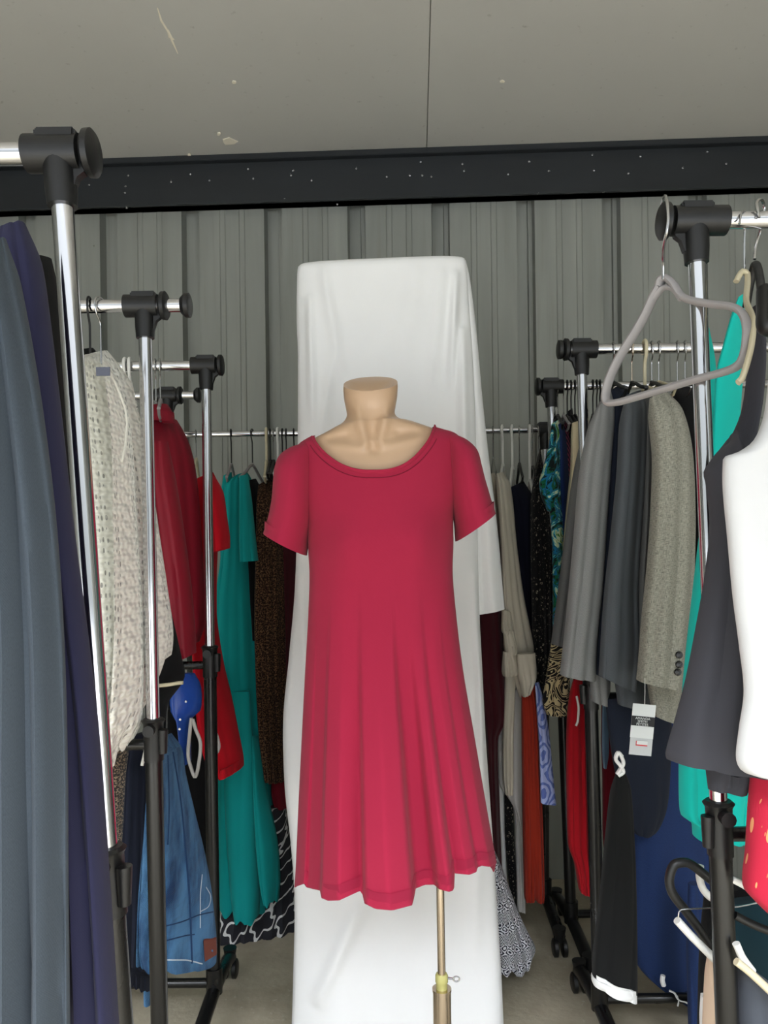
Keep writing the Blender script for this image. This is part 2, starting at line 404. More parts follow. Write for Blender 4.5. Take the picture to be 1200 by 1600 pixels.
# ---------------------------------------------------------------- clothes racks
def rack(label, xt, yt, bot, d, side, length, zr=None, ext=0, r=.0125, collar=None, lower=True, far=True, tee=.0375, group='chrome clothes racks', slim=1.0):
    root = empty('clothes_rack', label, 'clothes rack', group)
    T0 = P(xt, yt, d); z = T0.z; B0 = P(bot[0], bot[1], d)
    k = (T0.x-B0.x)/(T0.z-B0.z)
    X = lambda zz: T0.x+k*(zz-T0.z)
    zc = collar if collar else .86
    L = side*length
    foot_z = .075
    # top rail, with the rod that pokes out past the connector
    bm = bmesh.new(); tube(bm, [(T0.x-side*(ext+.02), d, z), (T0.x+L, d, z)], r*slim, 20); mesh_obj('top_rail', bm, M_CHROME, root)
    if ext:
        bm = bmesh.new(); xe = T0.x-side*(ext+.018); tube(bm, [(xe+side*.012, d, z), (xe+side*.004, d, z), (xe-side*.004, d, z), (xe-side*.006, d, z)], [.016, .023, .023, .018], 24); mesh_obj('end_cap', bm, M_BLACK, root)
    for i, off in enumerate((0, L) if far else (0,)):
        xx = (lambda zz: X(zz)+off) if i == 0 else (lambda zz: T0.x+off)
        bm = bmesh.new(); tube(bm, [(xx(z-.02), d, z-.02), (xx(zc-.06), d, zc-.06)], r, 20); mesh_obj('post', bm, M_CHROME, root)
        bm = bmesh.new(); tube(bm, [(xx(zc), d, zc), (xx(foot_z), d, foot_z)], r*1.3, 20); mesh_obj('lower_post', bm, M_TUBE, root)
        s = side if i == 0 else -side
        bm = bmesh.new(); cxx = xx(z)
        tube(bm, [(cxx+s*tee, d, z), (cxx-s*(tee-.012), d, z)], .0215, 24)                       # sleeve over the rail
        box(bm, (cxx-.024, d-.016, z+.006), (cxx+.024, d+.016, z+.0245), .003)                   # raised key on top
        tube(bm, [(xx(z), d, z), (xx(z-.04), d, z-.04), (xx(z-.062), d, z-.062)], [.019, .0185, .017], 24)
        W3 = [(cxx-s*.004, z-.008), (cxx-s*.034, z-.008), (cxx-s*.031, z-.024), (cxx-s*.023, z-.030), (cxx-s*.0175, z-.046), (cxx-s*.004, z-.046)]   # web under the flange
        va = [bm.verts.new((a, d-.006, b_)) for a, b_ in W3]; vb = [bm.verts.new((a, d+.006, b_)) for a, b_ in W3]
        bm.faces.new(va); bm.faces.new(vb[::-1])
        for w in range(6): bm.faces.new((va[w], vb[w], vb[(w+1) % 6], va[(w+1) % 6]))
        xf = cxx-s*(tee-.008); tube(bm, [(xf, d, z), (xf-s*.004, d, z), (xf-s*.011, d, z), (xf-s*.014, d, z)], [.021, .0265, .027, .023], 28)
        mesh_obj('tee_connector', bm, M_BLACK, root)
        bm = bmesh.new(); tube(bm, [(xx(zc+.03), d, zc+.03), (xx(zc+.026), d, zc+.026), (xx(zc+.02), d, zc+.02), (xx(zc), d, zc), (xx(zc-.05), d, zc-.05)], [.018, .0225, .019, .0185, .0185], 20)
        tube(bm, [(xx(zc+.012)-s*.0, d-.012, zc+.012), (xx(zc+.012), d-.034, zc+.012)], [.009, .011], 12)
        c1 = mesh_obj('collar', bm, M_BLACK, root)
        bm = bmesh.new(); xk = xx(zc-.01)-s*.02
        tube(bm, [(xk, d-.008, zc+.01), (xk, d-.008, zc-.035)], [.010, .008], 10); mesh_obj('clamp_lever', bm, M_BLACK, c1)
        # foot: arched tube running front to back with a caster at each end
        bm = bmesh.new(); xb = xx(foot_z)
        tube(bm, path([(xb, d-.2, .058), (xb, d-.15, .072), (xb, d, .082), (xb, d+.15, .072), (xb, d+.2, .058)], 16), .0175, 16)
        tube(bm, [(xb, d, .075), (xb, d, .14)], .021, 16)
        ft = mesh_obj('foot', bm, M_TUBE, root)
        for e in (-1, 1):
            bm = bmesh.new(); yc = d+e*.2
            tube(bm, [(xb, yc, .085), (xb, yc, .045)], [.019, .012], 14)
            for w in (-1, 1):
                tube(bm, [(xb+w*.006, yc, .026), (xb+w*.008, yc, .026), (xb+w*.018, yc, .026), (xb+w*.021, yc, .026)], [.022, .026, .026, .020], 20)
            mesh_obj('caster', bm, M_BLACK, ft)
    xb = X(foot_z); bm = bmesh.new(); tube(bm, [(xb, d, .10), (T0.x+L, d, .10)], r*.95, 14); mesh_obj('base_rail', bm, M_TUBE, root)
    if lower:
        bm = bmesh.new(); zl = zc-.02; tube(bm, [(X(zl), d, zl), (T0.x+L, d, zl)], r*.85, 14); mesh_obj('lower_rail', bm, M_TUBE, root)
    return T0

T_L1 = rack('chrome and black clothes rack nearest on the left, blurred close to the camera', 92, 240, (172, 1400), .90, -1, 1.25, collar=.84)
T_L2 = rack('chrome and black clothes rack with the cream sweater, second on the left side', 226, 478, (249, 1590), 1.47, -1, 1.25, ext=.064, collar=.862)
T_L3 = rack('chrome and black clothes rack standing before the teal dress, third on the left side', 322, 571, (333, 1400), 1.97, -1, 1.35, collar=.935)
T_L4 = rack('clothes rack whose connector peeks out behind the third left rack', 262, 618, (264, 1400), 2.32, -1, 1.2, ext=.075)
T_R1 = rack('chrome and black clothes rack nearest on the right, carrying the white tank top', 1086, 345, (1136, 1590), 1.127, 1, 1.3, collar=.808, tee=.045)
T_R2 = rack('chrome and black clothes rack holding the grey blazers on the right', 908, 546, (935, 1500), 1.88, 1, 1.25, ext=.034, lower=True)
T_R3 = rack('clothes rack with the teal jungle print shirt, behind the blazer rack', 860, 604, (893, 1450), 2.31, 1, 1.2)
T_B = rack('low chrome clothes rack across the back behind the white drape', 852, 672, (852, 1400), 2.46, -1, 1.28, lower=False, r=.0095, tee=.02)
RAIL = {'L1': (T_L1.z, .90), 'L2': (T_L2.z, 1.47), 'L3': (T_L3.z, 1.97), 'L4': (T_L4.z, 2.32), 'R1': (T_R1.z, 1.127), 'R2': (T_R2.z, 1.88), 'R3': (T_R3.z, 2.31), 'B': (T_B.z, 2.46)}

# ---------------------------------------------------------------- hangers
def hanger(rk, px, label, mat_hook, mat_body=None, drop=.07, half=.17, fall=.07, rot=0, wr=.0016, br=.004, kind='plain', group=None, rail_r=.0125):
    z, d = RAIL[rk]; xw = (px-600)/F*d+(z-H)*sr
    root = empty('clothes_hanger', label, 'hanger', group); root.location = (xw, d, z); root.rotation_euler = (0, 0, math.radians(rot))
    R = rail_r+wr+.001; pts = []
    for a in range(-35, 216, 18):
        q = math.radians(a); pts.append((0, R*1.25*math.cos(q), R*math.sin(q)+.002))
    pts = pts[::-1] if False else pts
    pts += [(0, -R*.9, -R*1.1), (0, -R*.2, -R*1.9), (0, 0, -R*2.5), (0, 0, -drop)]
    # hook runs from the free tip, over the rail and down to the neck
    bm = bmesh.new(); tube(bm, path(pts, 34), wr, 8); mesh_obj('hook', bm, mat_hook, root)
    bm = bmesh.new(); mb = mat_body or mat_hook
    if half:
        top = -drop
        arm = [(0, -half, top-fall), (0, -half*.6, top-fall*.62), (0, -half*.18, top-fall*.12), (0, 0, top), (0, half*.18, top-fall*.12), (0, half*.6, top-fall*.62), (0, half, top-fall)]
        tube(bm, path(arm, 28), br, 10)
        if kind != 'open': tube(bm, path([(0, -half, top-fall), (0, -half*.9, top-fall-.012), (0, half*.9, top-fall-.012), (0, half, top-fall)], 12), br*.8, 8)
        tube(bm, [(0, 0, top+.006), (0, 0, top-.006)], [br, br*1.6], 10)
    mesh_obj('body', bm, mb, root)
    return root

# ---------------------------------------------------------------- the mannequin in the crimson dress
DM = 1.5
F_DRESS = fabric('crimson_jersey', (160, 31, 62), None, None, .85, .06)
m, t, b = base_mat('mannequin_skin', .36, 0, lin((192, 160, 130))); b.inputs['Subsurface Weight'].default_value = 0
co, x, y, z = uvxyz(t, 'Object'); q = noise(t, co, 14, 3)*.15+.28; t.links.new(q.k, b.inputs['Roughness']); M_SKIN = m
def gauss(x, s): return math.exp(-(x/s)**2)
def segdist(px, py, a, b_):
    ax, ay = a; bx, by = b_; L2 = (bx-ax)**2+(by-ay)**2
    k = max(0, min(1, ((px-ax)*(bx-ax)+(py-ay)*(by-ay))/L2)); return math.hypot(px-ax-k*(bx-ax), py-ay-k*(by-ay)), k
def neck_shape(p, u, t, sx):
    fade = max(0, 1-t/.12); p = p+Vector((0, 0, .024*sx*fade))
    if sx >= 0: return p
    px, py = proj(p)
    d1, k1 = segdist(px, py, (552, 625), (572, 690)); d2, k2 = segdist(px, py, (613, 620), (593, 688))
    f = .010*gauss(d1, 9)*min(1, k1*3+.1)+.010*gauss(d2, 9)*min(1, k2*3+.1)
    dm, km = segdist(px, py, (583, 640), (583, 680)); f -= .004*gauss(dm, 10)
    dh, kh = segdist(px, py, (583, 696), (583, 699)); f -= .006*gauss(dh, 9)
    c1, q1 = segdist(px, py, (568, 700), (505, 694)); c2, q2 = segdist(px, py, (598, 698), (655, 684))
    f += .0045*gauss(c1, 6)*(1-q1*.6)+.0045*gauss(c2, 6)*(1-q2*.6)
    e1, _k = segdist(px, py, (540, 681), (515, 684)); e2, _k = segdist(px, py, (624, 677), (648, 674)); f -= .005*gauss(e1, 7)+.005*gauss(e2, 7)
    return p+Vector((0, -f*abs(sx)**.5, 0))
body = [(537, 601, 621, 597, .103), (536.5, 608, 621.5, 604, .105), (538, 625, 620.5, 621, .104), (541, 640, 618, 636, .103), (542, 650, 617, 646, .104), (537, 659, 623, 653, .107), (526, 667, 640, 658, .11),
        (508, 677, 662, 665, .112), (487, 688, 684, 673, .112), (476, 698, 702, 684, .118), (474, 710, 712, 697, .130), (474, 735, 714, 722, .15), (478, 765, 710, 756, .168), (486, 800, 704, 792, .182),
        (488, 840, 702, 832, .196), (490, 890, 700, 885, .185), (498, 980, 694, 975, .165), (492, 1080, 700, 1075, .19), (488, 1150, 706, 1145, .2), (500, 1200, 690, 1195, .17)]
torso = loft('mannequin_torso', body, DM, DM, 1.0, M_SKIN, None, nf=1, amp=0, seg=200, nrow=230, dispf=neck_shape, sup=.92, lip=False)
root = empty('display_mannequin', 'headless flesh-coloured mannequin torso on a metal stand in the centre of the aisle', 'mannequin'); torso.parent = root; torso.name = 'torso'
pz = P(690, 1524, DM); px0 = pz.x
bm = bmesh.new(); tube(bm, [(px0-.002, DM, 1.22-.28), (px0, DM, pz.z+.004)], .0078, 20); mesh_obj('upper_pole', bm, M_BRASSY, root)
zt = P(690, 1545, DM).z
bm = bmesh.new(); tube(bm, [(px0, DM, zt), (px0, DM, .03)], .0178, 28); tube(bm, [(px0, DM, zt+.001), (px0, DM, zt-.004)], .0188, 28); mesh_obj('lower_pole', bm, M_BRASSY, root)
m, t, b = base_mat('clear_bushing', .25, 0, lin((205, 200, 130))); b.inputs['Transmission Weight'].default_value = .35; b.inputs['IOR'].default_value = 1.45
bm = bmesh.new(); tube(bm, [(px0, DM, pz.z+.004), (px0, DM, pz.z), (px0, DM, pz.z-.012), (px0, DM, pz.z-.014), (px0, DM, zt)], [.0105, .0125, .0125, .0110, .0112], 20)
cl = mesh_obj('bushing', bm, m, root)
bm = bmesh.new(); q = Vector((px0+.012, DM-.004, pz.z-.003)); tube(bm, [q, q+Vector((.012, -.004, 0))], .0022, 8)
tube(bm, [q+Vector((.016, -.004, 0))+Vector((.006*math.cos(a), 0, .005*math.sin(a))) for a in [k*PI/6 for k in range(13)]], .0016, 8, False); mesh_obj('wing_screw', bm, M_WIRE, cl)
bm = bmesh.new(); tube(bm, [(px0, DM, .03), (px0, DM, .02), (px0, DM, .006), (px0, DM, 0)], [.03, .15, .165, .165], 48); mesh_obj('base_plate', bm, M_CHROME, root)

HEM = [(455, 1387), (463, 1386), (484, 1381), (487, 1387), (511, 1393), (514, 1404), (525, 1409), (541, 1409), (568, 1395), (571, 1396), (574, 1414), (590, 1424), (612, 1427), (640, 1419), (644, 1394), (658, 1388), (672, 1388), (678, 1396), (690, 1400), (698, 1397), (701, 1371), (722, 1374), (733, 1370), (736, 1363), (744, 1360), (757, 1362), (775, 1356), (790, 1356)]
BUL = [(450, 0), (463, .0), (484, .006), (488, .000), (509, .010), (515, .040), (540, .052), (566, .032), (571, .028), (577, .062), (608, .074), (638, .058), (646, .004), (670, .0), (678, .024), (690, .034), (697, .03), (702, .0), (720, .014), (733, .012), (738, 0), (757, .008), (775, 0), (790, 0)]
def lerp_tab(tab, x):
    for (a, fa), (b_, fb) in zip(tab, tab[1:]):
        if x <= b_: return fa+(fb-fa)*max(0, (x-a))/(b_-a)
    return tab[-1][1]
def dress_shape(p, u, t, sx):
    px, py = proj(p); hx = 462+u*313                     # fold pattern follows the cloth from hem to waist
    s = max(0, min(1, (py-885)/500)); s = (s*s*(3-2*s))**1.15
    if sx < 0:
        bul = lerp_tab(BUL, hx); k = min(1, abs(sx)*2)
        bust = .016*gauss(px-545, 34)*gauss(py-850, 42)+.016*gauss(px-650, 34)*gauss(py-845, 42)
        wr = .0012*math.sin(px*.11+py*.02)*gauss(py-960, 120)
        p = p+Vector((0, -bul*1.45*s*k-bust-wr, 0))
        tt = max(0, (t-.55)/.45)**3
        qx, qy = proj(p); zt_ = H+p.y*(HY-lerp_tab(HEM, hx)-(qx-600)*.0125)/F
        if tt > 0:
            base = H+p.y*(HY-1372-(qx-600)*.0125)/F       # the hem line as it would fall straight
            yb = p.z-base
            p.z += (zt_-base)*tt + (base-P(600, 1372, DM).z)*tt*1.0
    else:
        p = p+Vector((0, (.022*math.sin(u*26)+.01*math.sin(u*51))*s, 0)); p.z += -.01*t**6
    return p
drows = [(512, 672, 656, 661, .112), (494, 679, 676, 667, .118), (476, 688, 694, 672, .12), (466, 696, 712, 678, .13), (464, 708, 722, 690, .148), (464, 740, 724, 728, .172), (470, 775, 717, 768, .194), (479, 812, 708, 802, .206),
         (482, 860, 708, 850, .212), (484, 900, 707, 895, .2), (482, 960, 712, 955, .192), (477, 1050, 723, 1045, .205), (472, 1150, 740, 1145, .23), (467, 1250, 756, 1242, .26), (463, 1340, 770, 1330, .285), (461, 1374, 775, 1362, .3)]
bm, uvl = loft('dress_body', drows, DM, DM, 1.0, None, nf=1, amp=0, seg=300, nrow=260, dispf=dress_shape, sup=.92, keep_bm=True)
NECK = [(488, 680), (493, 692), (502, 704), (515, 716), (532, 727), (552, 734.5), (573, 737.5), (592, 737.5), (612, 735), (632, 727.5), (648, 716), (661, 702), (671, 688), (677, 675), (680, 667)]
NK = smooth_pts(NECK, 60); poly = NK+[(684, 640), (484, 640)]
def inside(x, y):
    c = False; n = len(poly)
    for i in range(n):
        x1, y1 = poly[i]; x2, y2 = poly[i-1]
        if (y1 > y) != (y2 > y) and x < (x2-x1)*(y-y1)/(y2-y1)+x1: c = not c
    return c
tmp = bpy.data.meshes.new('t'); bm.to_mesh(tmp)
class _O: pass
o_ = _O(); o_.data = tmp; fs = surf(o_); band = [fs(x, y, .0008) for x, y in NK]
bpy.data.meshes.remove(tmp)
kill = []
for f in bm.faces:
    c = f.calc_center_median(); x, y = proj(c)
    if y < 760 and ((c.y < DM and inside(x, y)) or (c.y >= DM and 492 < x < 676 and y < 690)): kill.append(f)
bmesh.ops.delete(bm, geom=kill, context='FACES')
# bring the cut edge exactly onto the neckline curve
for v in bm.verts:
    if v.is_boundary and v.co.y < DM:
        x, y = proj(v.co)
        if y < 745:
            q = min(NK, key=lambda a: (a[0]-x)**2+(a[1]-y)**2)
            if math.dist(q, (x, y)) < 8: 
                g = P(q[0], q[1], v.co.y); v.co = v.co.lerp(g, .9)
dress = empty('dress', 'crimson short-sleeved swing dress worn by the mannequin, with scoop neck and fluted hem', 'dress')
db = mesh_obj('bodice_and_skirt', bm, F_DRESS, dress, sharp=False)
bm = bmesh.new(); bb = [p for p in band if p is not None]
inner = [b_+Vector((0, 0, 0)) for b_ in bb]
tube(bm, path(inner, 90), .0050, 10, True, (.45, 1)); nb = mesh_obj('neckband', bm, F_DRESS, dress)
off = [(584+(x-584)*(1+9/math.hypot(x-584, y-650)), 650+(y-650)*(1+9/math.hypot(x-584, y-650))) for x, y in NK[3:-4]]
seam('neckband_stitching', db, off, .0009, fabric('crimson_thread', (120, 20, 44)), off=.0002, n=60, parent=nb)
def slv(rows, seed, name='sleeve'):
    return loft(name, rows, DM, DM, 1.0, F_DRESS, dress, nf=2.2, amp=.006, seed=seed, seg=90, nrow=60, sup=.95)
slv([(468, 696, 490, 692, .06), (452, 702, 494, 706, .105), (438, 713, 494, 726, .14), (431, 730, 493, 748, .165), (428, 755, 492, 775, .168), (426, 780, 490, 806, .165), (421, 806, 484, 836, .16), (413, 833, 479, 868, .162)], 3)
slv([(692, 678, 714, 682, .06), (692, 688, 731, 691, .105), (694, 702, 745, 706, .14), (696, 724, 751, 728, .165), (698, 750, 756, 748, .168), (702, 780, 762, 768, .165), (709, 812, 767, 784, .155), (712, 846, 773, 802, .16)], 5)

# ---------------------------------------------------------------- the tall white-draped board behind it
F_DRAPE = fabric('white_spandex', (236, 236, 236), None, None, .72, .05)
cloth = empty('draped_cloth', 'white stretch cloth pulled over a tall upright board behind the mannequin', 'cloth')
DD = 1.93
def drape_shape(p, u, t, sx):
    px, py = proj(p)
    if sx < 0:
        k = min(1, abs(sx)*1.6); s = max(0, min(1, (py-430)/250))
        e = 0
        for a, b_, w, h in (((505, 425), (540, 620), 9, .007), ((520, 560), (500, 700), 8, .006), ((690, 430), (672, 640), 10, .007), ((712, 430), (702, 640), 7, .010), ((722, 520), (728, 900), 8, .010),
                            ((484, 470), (490, 700), 7, .008), ((470, 900), (500, 1500), 9, .006), ((560, 1420), (480, 1600), 12, .010), ((650, 430), (630, 600), 14, .004), ((755, 1000), (740, 1600), 10, .007), ((742, 900), (762, 1380), 7, .008)):
            dd, kk = segdist(px, py, a, b_); e += h*gauss(dd, w)*math.sin(min(1, kk+.15)*PI)**.5
        e += .004*s*math.sin(px*.05+py*.004)
        p = p+Vector((0, -e*1.6*k, 0))
    else:
        p = p+Vector((0, .01*math.sin(u*20)*t, 0))
    return p
mrows = [(476, 414, 718, 405, .35), (467, 418, 725, 406, .8), (465, 430, 728, 418, 1), (464, 500, 733, 490, 1), (466, 560, 738, 560, 1), (466, 660, 742, 650, 1), (465, 760, 744, 750, 1.05), (464, 850, 746, 850, 1.1), (461, 930, 748, 950, 1.2),
         (453, 1020, 752, 1040, 1.35), (444, 1120, 757, 1140, 1.5), (446, 1220, 764, 1240, 1.55), (456, 1320, 771, 1340, 1.5), (461, 1400, 776, 1420, 1.45), (459, 1520, 782, 1520, 1.5), (456, 1610, 786, 1610, 1.6), (454, 1622, 788, 1622, 1.6)]
cm = loft('main_drape', mrows, DD, DD, .10, F_DRAPE, cloth, nf=1, amp=0, seg=220, nrow=220, dispf=drape_shape, sup=.55)
loft('side_fold', [(700, 412, 728, 408, .4), (712, 440, 733, 432, .8), (718, 520, 744, 520, 1), (722, 620, 753, 620, 1), (727, 720, 764, 720, 1), (730, 800, 774, 800, 1), (734, 870, 781, 870, 1), (738, 930, 786, 928, 1), (742, 960, 788, 951, 1)], DD+.02, DD+.02, .07, F_DRAPE, cloth, nf=2, amp=.006, seed=3, seg=80)
bm = bmesh.new(); pl = P(480, 430, DD+.01); pr = P(715, 430, DD+.01)
M_BOARD = plastic('board', (120, 110, 95), .7)
box(bm, (pl.x, DD-.012, 0), (pr.x, DD+.022, pl.z-.01), .004)
o = mesh_obj('display_board', bm, M_BOARD, None, False); tag(o, 'tall upright board hidden beneath the white stretch cloth', 'board')

# ---------------------------------------------------------------- garments on the racks
def G(name, label, cat, rows, dL, dR, T, mat, group=None, parts=(), **kw):
    """one garment; parts = further lofts (sleeves, folds) under it"""
    if not parts:
        o = loft(name, rows, dL, dR, T, mat, None, **kw); return tag(o, label, cat, group)
    root = empty(name, label, cat, group)
    loft(parts[0], rows, dL, dR, T, mat, root, **kw)
    for nm, r2, a, b_, t2, m2, k2 in parts[1:]:
        loft(nm, r2, a, b_, t2, m2 or mat, root, **k2)
    return root

# colours
F_SLATE = fabric('slate_cloth', (66, 74, 82), (54, 61, 69), 'heather'); F_NAVYP = fabric('navy_cloth', (40, 40, 66)); F_BLACK = fabric('black_cloth', (11, 11, 13))
F_MAROON = fabric('maroon_cloth', (92, 16, 34)); F_KNIT = fabric('cream_knit', (248, 247, 238), None, 'knit', .95, .3); F_BURG = fabric('burgundy_satin', (134, 12, 36), None, None, .5, .02, 1, .3)
F_RED = fabric('red_cloth', (196, 16, 34)); F_TEAL = fabric('teal_cloth', (12, 152, 150)); F_JEAN = fabric('blue_denim', (74, 118, 158), (26, 52, 88), 'denim'); F_DNAVY = fabric('dark_navy', (24, 28, 42))
F_BOUCLE = fabric('brown_boucle', (24, 18, 16), (122, 104, 84), 'speckle', .95, .3, 1.6); F_LEOP = fabric('brown_speckle', (34, 20, 15), (104, 76, 52), 'speckle', .9, .02, 1.3)
F_TREL = fabric('trellis_print', (44, 44, 50), (222, 222, 222), 'trellis', k=1.4); F_VEL = fabric('maroon_velvet', (58, 6, 18), None, None, .9, .1)
F_SILK = fabric('champagne_silk', (196, 188, 172), None, None, .5, .1); F_GREIGE = fabric('greige_silk', (168, 160, 146), None, None, .5, .1); F_INK = fabric('ink_navy', (14, 16, 34))
F_BLOS = fabric('blossom_print', (16, 15, 17), (170, 160, 140), 'blossom'); F_PAIS = fabric('paisley_print', (20, 17, 16), (186, 170, 132), 'paisley'); F_JUNG = fabric('jungle_print', (0, 0, 0), None, 'jungle')
F_RBLUE = fabric('royal_blue', (28, 50, 100)); F_PST = fabric('pink_stripe', (44, 18, 50), (170, 60, 100), 'stripe'); F_CREAM = fabric('cream_cloth', (206, 192, 160)); F_RUST = fabric('rust_cloth', (150, 42, 24))
F_BDIA = fabric('blue_diamond', (170, 184, 232), (98, 118, 190), 'diamond'); F_AZT = fabric('aztec_print', (226, 228, 234), (30, 34, 50), 'aztec', k=1.35); F_WHITE = fabric('white_cotton', (238, 238, 238)); F_LACE = fabric('white_lace', (215, 212, 210))
F_MG = fabric('mid_grey_wool', (136, 136, 136), (108, 110, 112), 'heather'); F_DG = fabric('dark_grey_wool', (98, 98, 98), (78, 80, 82), 'heather'); F_CH = fabric('charcoal_wool', (84, 88, 93), (70, 75, 80), 'heather'); F_TW = fabric('grey_tweed', (164, 162, 150), (86, 86, 80), 'tweed')
F_TURQ = fabric('turquoise_jersey', (20, 190, 178)); F_CHJ = fabric('charcoal_jersey', (62, 62, 68)); F_DENIMN = fabric('navy_denim', (34, 54, 98), (22, 36, 70), 'heather'); F_LEAF = fabric('red_leaf_print', (176, 34, 58), (225, 165, 110), 'leaf')
F_CRIM = fabric('deep_red_cloth', (168, 14, 28)); F_DRED = fabric('dark_red_cloth', (100, 10, 26)); F_LBLUE = fabric('pale_blue_cloth', (120, 150, 178)); F_PEACH = fabric('peach_cloth', (222, 196, 172)); F_NVY = fabric('navy_wool', (30, 36, 50), (22, 26, 38), 'heather')
F_DTEAL = fabric('dark_teal_cloth', (14, 40, 48)); F_GREYT = fabric('dark_grey_twill', (70, 74, 82))

LG = 'garments on the left racks'; 
# --- nearest left rack
G('slate_trousers', 'slate grey long garment filling the left edge of the picture, nearest the camera', 'clothes', [(-40, 400, 8, 372, .4), (-60, 470, 28, 440), (-80, 620, 58, 600), (-90, 800, 84, 800), (-90, 1000, 98, 1000), (-100, 1200, 104, 1200), (-100, 1400, 106, 1400), (-110, 1640, 110, 1640)], .74, .77, .05, F_SLATE, nf=5, amp=.02, seed=11)
G('navy_coat', 'dark navy long garment hanging between the slate garment and the nearest chrome post', 'clothes', [(0, 362, 38, 348, .4), (0, 390, 58, 400), (0, 460, 72, 480), (10, 620, 92, 640), (30, 800, 112, 820), (50, 1000, 138, 1020), (60, 1150, 152, 1150), (70, 1350, 166, 1350), (70, 1640, 186, 1640)], .83, .84, .05, F_NAVYP, nf=3, amp=.014, seed=12)
G('black_vest', 'black garment edge seen beside the nearest left chrome post', 'clothes', [(50, 400, 80, 404, .4), (60, 470, 92, 470), (70, 600, 100, 600), (80, 800, 118, 800), (90, 1000, 135, 1000)], 1.02, 1.05, .04, F_BLACK, nf=2, amp=.006, seed=13)
G('maroon_garment', 'thin maroon garment edge beside the navy coat, below the cream sweater', 'clothes', [(130, 1120, 154, 1122, .4), (130, 1200, 158, 1200), (130, 1345, 163, 1345), (130, 1430, 165, 1430)], 1.06, 1.08, .03, F_MAROON, nf=2, amp=.004, seed=14)
# --- second left rack
sw = G('knit_sweater', 'cream lace-knit cardigan hanging on the second left rack', 'sweater',
  [(120, 560, 168, 548, .35), (108, 580, 186, 570, .8), (104, 620, 205, 600), (104, 680, 216, 660), (108, 760, 232, 745), (114, 850, 246, 840), (120, 950, 256, 930), (126, 1040, 262, 1010), (134, 1110, 240, 1080), (145, 1160, 216, 1118), (152, 1206, 196, 1135, .9)],
  1.33, 1.56, .05, F_KNIT, nf=6, amp=.013, seed=21, hem=.01, parts=('knit_body',
  ('sleeve', [(186, 590, 206, 596, .4), (190, 640, 216, 650), (200, 740, 234, 740), (212, 840, 249, 840), (222, 930, 262, 925), (228, 990, 270, 985), (232, 1030, 268, 1022), (232, 1036, 258, 1030)], 1.54, 1.66, .05, None, dict(nf=2, amp=.006, seed=22)),
  ('front_panel', [(160, 560, 172, 566, .4), (168, 610, 198, 640), (176, 690, 208, 720), (178, 800, 214, 820), (180, 950, 222, 950), (176, 1060, 224, 1060), (168, 1150, 222, 1120), (158, 1207, 205, 1152)], 1.36, 1.47, .04, None, dict(nf=3, amp=.010, seed=23, hem=.008))))
sb = [c for c in sw.children if c.name.startswith('knit_body')][0]
seam('collar_edge', [c for c in sw.children if c.name.startswith('front_panel')][0], [(166, 575), (180, 600), (190, 625), (197, 650), (196, 690), (190, 720)], .003, F_KNIT, parent=sw)
bm = bmesh.new(); q = P(162, 577, 1.335); box(bm, (q.x-.012, 1.331, q.z-.012), (q.x+.012, 1.3335, q.z+.003)); o = mesh_obj('care_label', bm, plastic('label_grey', (88, 92, 108), .7), sw, False); tag(o, 'small grey woven label')
G('black_vest', 'black garment showing between the cream cardigan and the burgundy blouse', 'clothes', [(228, 1000, 262, 935, .5), (235, 1010, 268, 960), (240, 1040, 282, 1020), (240, 1068, 288, 1060), (236, 1100, 262, 1100), (232, 1150, 258, 1150)], 1.68, 1.74, .03, F_BLACK, nf=2, amp=.004, seed=24)
G('black_neck_top', 'black garment collar poking out above the cream cardigan', 'clothes', [(122, 548, 146, 544, .5), (116, 556, 152, 552), (112, 600, 160, 590), (112, 700, 165, 690), (112, 1000, 180, 980)], 1.60, 1.66, .03, F_BLACK, nf=2, amp=.004, seed=25)
G('brown_boucle_scarf', 'brown and black boucle knit garment hanging below the cream cardigan', 'clothes', [(180, 1148, 206, 1140, .5), (176, 1180, 204, 1180), (174, 1240, 200, 1240), (172, 1320, 196, 1320), (170, 1372, 190, 1370)], 1.56, 1.58, .04, F_BOUCLE, nf=2, amp=.005, seed=26)
G('black_trousers', 'black trousers hanging low beside the brown boucle knit', 'trousers', [(140, 1140, 186, 1146, .5), (140, 1200, 190, 1200), (140, 1300, 188, 1300), (145, 1420, 184, 1420), (160, 1500, 190, 1500), (170, 1530, 196, 1530)], 1.64, 1.7, .05, F_BLACK, nf=2, amp=.008, seed=27)
G('navy_jeans', 'dark navy trousers hanging behind the lower post of the second left rack', 'trousers', [(205, 1150, 240, 1140, .5), (198, 1200, 244, 1190), (194, 1280, 240, 1280), (188, 1370, 238, 1380), (184, 1450, 236, 1470), (186, 1500, 232, 1510), (205, 1530, 240, 1540)], 1.58, 1.63, .05, F_DNAVY, nf=4, amp=.012, seed=28)
